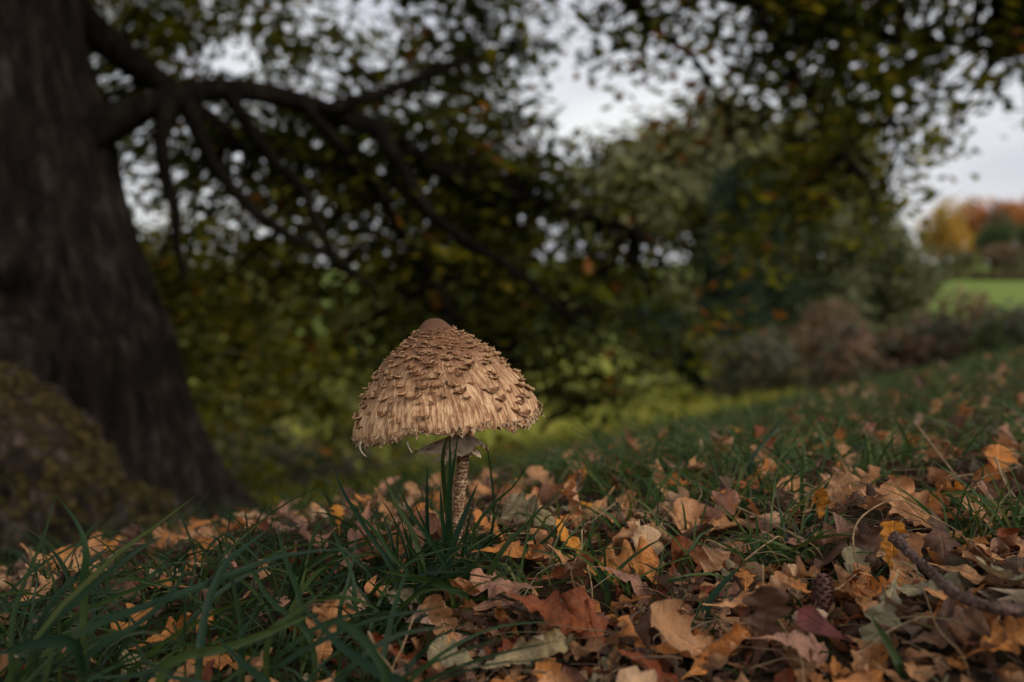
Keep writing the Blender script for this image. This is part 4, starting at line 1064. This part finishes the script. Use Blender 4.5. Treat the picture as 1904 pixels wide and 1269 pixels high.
for tries in range(10500):
    px = random.uniform(60, 2050); py = random.uniform(-330, 930)
    D = den(px, py)
    cn_ = float(vn(np.array(px / 85. + 3), np.array(py / 70. + 8)))
    if random.random() > D * (.18 + 1.35 * cn_) * ((.50 if py < 260 else .60) if px < 1050 else .40): continue
    right_side = px > 1080 and py < 430
    d = random.uniform(4.2, 5.4) if right_side else random.uniform(4.15, 6.8)
    if px > 850 and py > 250 and px < 1300: d = random.uniform(4.3, 6.2)
    c = at(px, py, d)
    if c[2] < gz(c[0], c[1]) + .12: continue
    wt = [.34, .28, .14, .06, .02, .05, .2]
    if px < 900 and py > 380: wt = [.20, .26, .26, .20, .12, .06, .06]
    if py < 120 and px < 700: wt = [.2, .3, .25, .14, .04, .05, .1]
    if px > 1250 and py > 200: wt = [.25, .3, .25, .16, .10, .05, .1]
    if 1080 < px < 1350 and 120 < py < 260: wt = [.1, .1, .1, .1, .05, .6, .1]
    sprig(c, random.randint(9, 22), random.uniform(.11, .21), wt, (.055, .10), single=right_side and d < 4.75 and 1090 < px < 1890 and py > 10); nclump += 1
    e = BP[np.argmin(((BP[:, :3] - c) ** 2).sum(1))]
    if np.linalg.norm(e[:3] - c) < .75:
        mid = (e[:3] + c) / 2 + np.array([random.gauss(0, .06), random.gauss(0, .06), random.gauss(.03, .06)])
        v, f, uv = tube([np.append(e[:3], min(.010, e[3] * .7)), np.append(mid, .006), np.append(c, .0025)], 7, 5, cap=False); twigs.add(v, f, (1, 1, 1), uv)
print('CLUMPS', nclump)
# the rest of the crown above and behind the frame: it shades the ground
for k in range(900):
    a = random.uniform(0, 6.28); r = 6.0 * math.sqrt(random.random()); x = TCX + math.cos(a) * r; y = TCY + math.sin(a) * r * .95
    z = random.uniform(2.6, 6.5) + .05 * r
    dd = max(y, .1)
    if y > 0.3 and (z - CAMZ) / dd < .36: continue
    if x > 1.6 and y < 2.5: continue
    sprig(np.array([x, y, z]), 9, .34, [.3, .3, .2, .1, .05, .05, .1], (.14, .22))
tag(crown.build('crown', MAT_CROWN, OAK, OB), kind='stuff')
tag(twigs.build('twigs', MAT_LIMB, OAK, OB), kind='stuff')

# ------------------------------------------------------------------ hedgerow and far trees
def plant(name, label, cat, base, clumps, n, size, cols, trunk=None, group=None, flat=.5, matl=None, shell=.55):
    """clumps: (x,y,z,rx,ry,rz) offsets from base; foliage of small bent leaves over and inside the lobes"""
    o = thing(name, base, label, cat, group); base = np.array(base, float)
    rs = np.random.default_rng(abs(hash(label)) % 1000 if False else sum(map(ord, label)))
    w = np.array([c[3] * c[4] + c[3] * c[5] for c in clumps]); w = w / w.sum()
    ci = rs.choice(len(clumps), n, p=w); CL = np.array(clumps)[ci]
    u = rs.normal(size=(n, 3)); u /= np.linalg.norm(u, axis=1)[:, None]
    rad = shell + (1 - shell) * rs.random(n) ** .5; rad *= 1 + .16 * rs.normal(size=n)
    p = CL[:, :3] + u * rad[:, None] * CL[:, 3:6]
    # break the outline into sub-clumps
    p += .22 * CL[:, 3:6].min(1)[:, None] * np.stack([fbm(p[:, 1] * 1.7 / CL[:, 3] + 5, p[:, 2] * 1.7 / CL[:, 3] + 9, 3), fbm(p[:, 0] * 1.7 / CL[:, 3] + 25, p[:, 2] * 1.7 / CL[:, 3] + 3, 3), fbm(p[:, 0] * 1.7 / CL[:, 3] + 55, p[:, 1] * 1.7 / CL[:, 3] + 13, 3)], 1) * 2
    keep = vn(p[:, 0] * 2.6 / CL[:, 3] + p[:, 1] * 1.3 / CL[:, 3] + 40, p[:, 2] * 2.6 / CL[:, 3] + 40) > .30
    keep &= (p[:, 2] + base[2]) > gz(p[:, 0] + base[0], p[:, 1] + base[1]) - .02
    p = p[keep]; u = u[keep]; CL = CL[keep]; n = len(p)
    nn = u * .7 + rs.normal(0, .55, (n, 3)) + np.array([0, 0, flat]); nn /= np.linalg.norm(nn, axis=1)[:, None]
    t = rs.normal(size=(n, 3)); t -= nn * (t * nn).sum(1)[:, None]; t /= np.linalg.norm(t, axis=1)[:, None]; b = np.cross(nn, t)
    s = size * rs.uniform(.6, 1.4, n)[:, None]
    quad = [(-.5, 0, 0), (0, -.26, .0), (.55, 0, .05), (0, .26, .0)]
    V = np.stack([p + s * (a_ * t + b_ * b + c_ * nn) for a_, b_, c_ in quad], 1).reshape(-1, 3)
    F = np.arange(4 * n).reshape(-1, 4)
    cw = np.array([c[3] for c in cols]); cw = cw / cw.sum(); cc = np.array([c[:3] for c in cols])
    # colour varies by sprig
    pick = np.clip(vn(p[:, 0] * 2.2 / CL[:, 3] + 11, p[:, 2] * 2.2 / CL[:, 3] + p[:, 1] + 5) * .7 + rs.random(n) * .3, 0, .999)
    idx = np.searchsorted(np.cumsum(cw), pick).clip(0, len(cols) - 1)
    col = np.repeat(cc[idx] * rs.uniform(.7, 1.3, n)[:, None], 4, 0)
    me = mesh('foliage', V, F, False, None, col); fo = link('crown' if cat == 'tree' else 'foliage', me, matl or MAT_BUSH, o)
    if trunk:
        h, r = trunk; lean = rs.uniform(-.08, .08) * h
        v, f, uv = tube([(0, 0, -.3, r * 1.3), (lean * .3, 0, h * .35, r), (lean, 0, h * .7, r * .65), (lean * 1.3, 0, h, r * .25)], 20, 10, .15, 1); link('trunk', mesh('trunk', v, f, True, uv), MAT_LIMB, o)
        bb = Bag()
        for k in range(9):
            a = rs.uniform(0, 6.28); z0 = h * rs.uniform(.3, .8); c = clumps[int(rs.integers(len(clumps)))]; e = np.array(c[:3]) + rs.normal(0, .3, 3) * np.array(c[3:6])
            v, f, uv = tube([(lean * z0 / h, 0, z0, r * .4), *[tuple((np.array([0, 0, z0]) * .5 + e * .5 + np.array([0, 0, .05 * h]))) + (r * .25,)], tuple(e) + (r * .08,)], 10, 6, .1, k, False); bb.add(v, f, (1, 1, 1), uv)
        tag(bb.build('branches', MAT_LIMB, o), kind='stuff')
    return o
def G3(px, d, dy=0):
    x = (px - 952) / FPX * d; return (x, d, float(gz(x, d)))
def lobes(pxr, pyr, d, n, rr, base, depth=1.0, seed=0):
    """lobes spread over a span of the hedgerow, in metres from base"""
    rs = random.Random(seed); out = []
    for k in range(n):
        p = at(rs.uniform(*pxr), rs.uniform(*pyr), d) - np.array(base); r = rs.uniform(*rr); out.append((p[0], p[1] + rs.uniform(-depth, depth), p[2], r, r, r * rs.uniform(.75, 1.1)))
    return out
OLIVE = [(.075, .085, .025, .4), (.11, .115, .035, .35), (.15, .14, .05, .2), (.05, .065, .022, .25)]
DARK = [(.018, .032, .016, .5), (.03, .045, .02, .3), (.05, .06, .025, .2)]
MIDG = [(.03, .048, .018, .4), (.05, .066, .022, .35), (.085, .09, .03, .2)]
YEL = [(.34, .20, .03, .4), (.42, .24, .035, .3), (.25, .17, .03, .2), (.16, .13, .03, .15)]
ORA = [(.20, .085, .03, .4), (.26, .11, .035, .3), (.14, .08, .035, .2)]
GREY = [(.075, .08, .05, .4), (.10, .095, .06, .3), (.13, .09, .055, .25), (.05, .06, .035, .2)]
BROWN = [(.13, .08, .05, .4), (.17, .10, .06, .3), (.10, .08, .045, .3), (.08, .085, .04, .2)]
LIME = [(.12, .14, .03, .4), (.17, .18, .035, .35), (.22, .2, .05, .2), (.08, .10, .025, .2)]
OLIVE = [(a_ * 2.1, b_ * 2.0, c_ * 2.1, d_) for a_, b_, c_, d_ in OLIVE]
MIDG = [(a_ * 1.5, b_ * 1.5, c_ * 1.5, d_) for a_, b_, c_, d_ in MIDG]
YEL = [(a_ * 1.25, b_ * 1.25, c_ * 1.25, d_) for a_, b_, c_, d_ in YEL]
ORA = [(a_ * 2.3, b_ * 2.3, c_ * 2.2, d_) for a_, b_, c_, d_ in ORA]
GREY = [(a_ * 1.15, b_ * 1.15, c_ * 1.15, d_) for a_, b_, c_, d_ in GREY]
BROWN = [(a_ * 1.25, b_ * 1.25, c_ * 1.25, d_) for a_, b_, c_, d_ in BROWN]
b = G3(1340, 29); plant('willow_tree', 'tall loose olive-green tree standing beyond the meadow', 'tree', b, lobes((1130, 1580), (230, 420), 29, 20, (1.0, 1.7), b, 1.5, 1) + lobes((1180, 1620), (380, 640), 29, 18, (1.1, 1.7), b, 1.5, 2), 34000, .30, [(.17, .175, .075, .4), (.22, .215, .10, .35), (.27, .25, .12, .2), (.12, .13, .06, .2)], (6.5, .28), shell=.3)
b = G3(1600, 27); plant('hedgerow_tree', 'bushy grey-green tree at the open end of the hedgerow', 'tree', b, lobes((1530, 1690), (430, 640), 27, 16, (.6, 1.05), b, 1.0, 3) + lobes((1480, 1590), (260, 420), 27, 8, (.6, 1.0), b, 1, 13), 17000, .24, [(.10, .115, .055, .4), (.14, .15, .07, .3), (.19, .18, .09, .2), (.07, .085, .04, .2)], (4, .2), shell=.3)
b = G3(1390, 24); plant('holly_tree', 'dark evergreen tree in front of the olive-green one', 'tree', b, lobes((1330, 1470), (330, 600), 24, 12, (.5, .9), b, .8, 4), 7000, .2, DARK, (4, .16))
b = G3(1290, 22); plant('dark_shrub', 'shadowy dark shrub at the meadow edge under the trees', 'shrub', b, lobes((1180, 1420), (600, 720), 22, 12, (.4, .75), b, .8, 5), 6000, .16, DARK)
b = G3(1520, 20); plant('rusty_shrub', 'rusty brown shrub in front of the hedgerow trees', 'shrub', b, lobes((1480, 1590), (580, 660), 20, 7, (.35, .6), b, .6, 6), 4000, .13, BROWN)
b = G3(1430, 15); plant('bramble_mound', 'grey-green bramble mound at the end of the meadow', 'shrub', b, lobes((1330, 1560), (655, 735), 15, 12, (.28, .5), b, .6, 7), 6000, .10, GREY, group=None)
b = G3(1700, 9); plant('bramble_mound', 'brownish bramble bank rising behind the grassy slope', 'shrub', b, lobes((1500, 1740), (640, 710), 9, 20, (.16, .30), b, .8, 8) + lobes((1700, 1940), (605, 690), 9, 22, (.16, .30), b, .6, 18), 16000, .085, GREY[:2] + BROWN)
b = G3(1980, 8); plant('bramble_mound', 'dark bramble bush on the highest part of the slope', 'shrub', b, lobes((1850, 2100), (600, 680), 8, 14, (.16, .30), b, .5, 9), 7000, .07, MIDG + GREY)
b = G3(560, 7.5); plant('bramble_mound', 'dusky grey-green bush in the hollow behind the oak roots', 'shrub', b, lobes((420, 800), (850, 990), 7.5, 20, (.24, .42), b, .6, 10), 10000, .07, GREY + DARK[:2])
b = G3(420, 16); plant('hawthorn_bush', 'yellow-green hawthorn seen through the oak branches', 'shrub', b, lobes((250, 700), (520, 860), 16, 26, (.5, 1.0), b, 1.5, 11), 16000, .15, [(.09, .095, .03, .4), (.13, .13, .035, .3), (.2, .19, .05, .15), (.16, .10, .06, .15)])
b = G3(180, 20); plant('hedgerow_tree', 'leafy tree hidden behind the oak trunk', 'tree', b, lobes((40, 420), (420, 720), 20, 12, (.8, 1.3), b, 1.2, 14), 7000, .2, MIDG + LIME[:1], (3.5, .2))
b = G3(820, 24); plant('hawthorn_bush', 'mid-green hawthorn clump behind the lowest oak boughs', 'shrub', b, lobes((640, 1120), (500, 720), 24, 18, (.8, 1.4), b, 1.5, 12), 10000, .2, MIDG + LIME[:2])
# far side of the field
def ftree(px, d, top, rpx, label, cols, n=2500, cat='tree', name='field_tree', seed=0, squash=1.):
    b = G3(px, d); z1 = at(px, top, d)[2]; H = max(1.5, z1 - b[2]); r = rpx / FPX * d; rs = random.Random(seed + px)
    cl = [(rs.uniform(-.45, .45) * r, rs.uniform(-.4, .4) * r, H * (.32 + .46 * k / 8) + rs.uniform(-.05, .05) * H, r * rs.uniform(.45, .66), r * .6, H * rs.uniform(.17, .24)) for k in range(9)]
    plant(name, label, cat, b, cl, n, r * .16, cols, (H * .75, .04 * H) if cat == 'tree' else None)
ftree(1752, 150, 372, 48, 'golden yellow autumn tree at the left end of the far field', YEL, 4000)
for i, (px, top, rpx, lab, cols) in enumerate([(1815, 362, 44, 'rust-red autumn tree next to the golden one', ORA), (1870, 358, 46, 'second rust-red tree along the far wood', ORA), (1930, 362, 46, 'orange-brown tree at the far end of the wood', ORA), (1850, 385, 40, 'dull bronze tree in front of the rust-red ones', BROWN)]):
    ftree(px, 225 - 8 * i, top, rpx, lab, cols, 3500)
ftree(1845, 175, 405, 44, 'dark green tree standing under the rust-red wood', MIDG, 3000, seed=2)
ftree(1915, 178, 408, 44, 'broad dark green tree beside the other field-edge evergreen', MIDG, 3000, seed=3)
ftree(1790, 148, 462, 40, 'low olive-tan bush below the golden tree', BROWN + OLIVE, 1800, 'shrub', 'field_bush', 4)
ftree(1860, 150, 450, 46, 'rounded tan bush at the field edge', BROWN + YEL[2:], 1800, 'shrub', 'field_bush', 5)
ftree(1930, 150, 455, 46, 'brownish bush at the right end of the field hedge', BROWN, 1800, 'shrub', 'field_bush', 6)
b = G3(1850, 140); plant('field_hedge', 'clipped brown hedge along the top of the green field', 'hedge', b, [(x, random.uniform(-.5, .5) + 0, float(gz(b[0] + x, b[1])) - b[2] + .55, 1.8, .8, .75) for x in np.arange(-14, 40, 1.3)], 9000, .4, [(.10, .06, .042, .5), (.13, .08, .05, .3), (.08, .06, .04, .2)])
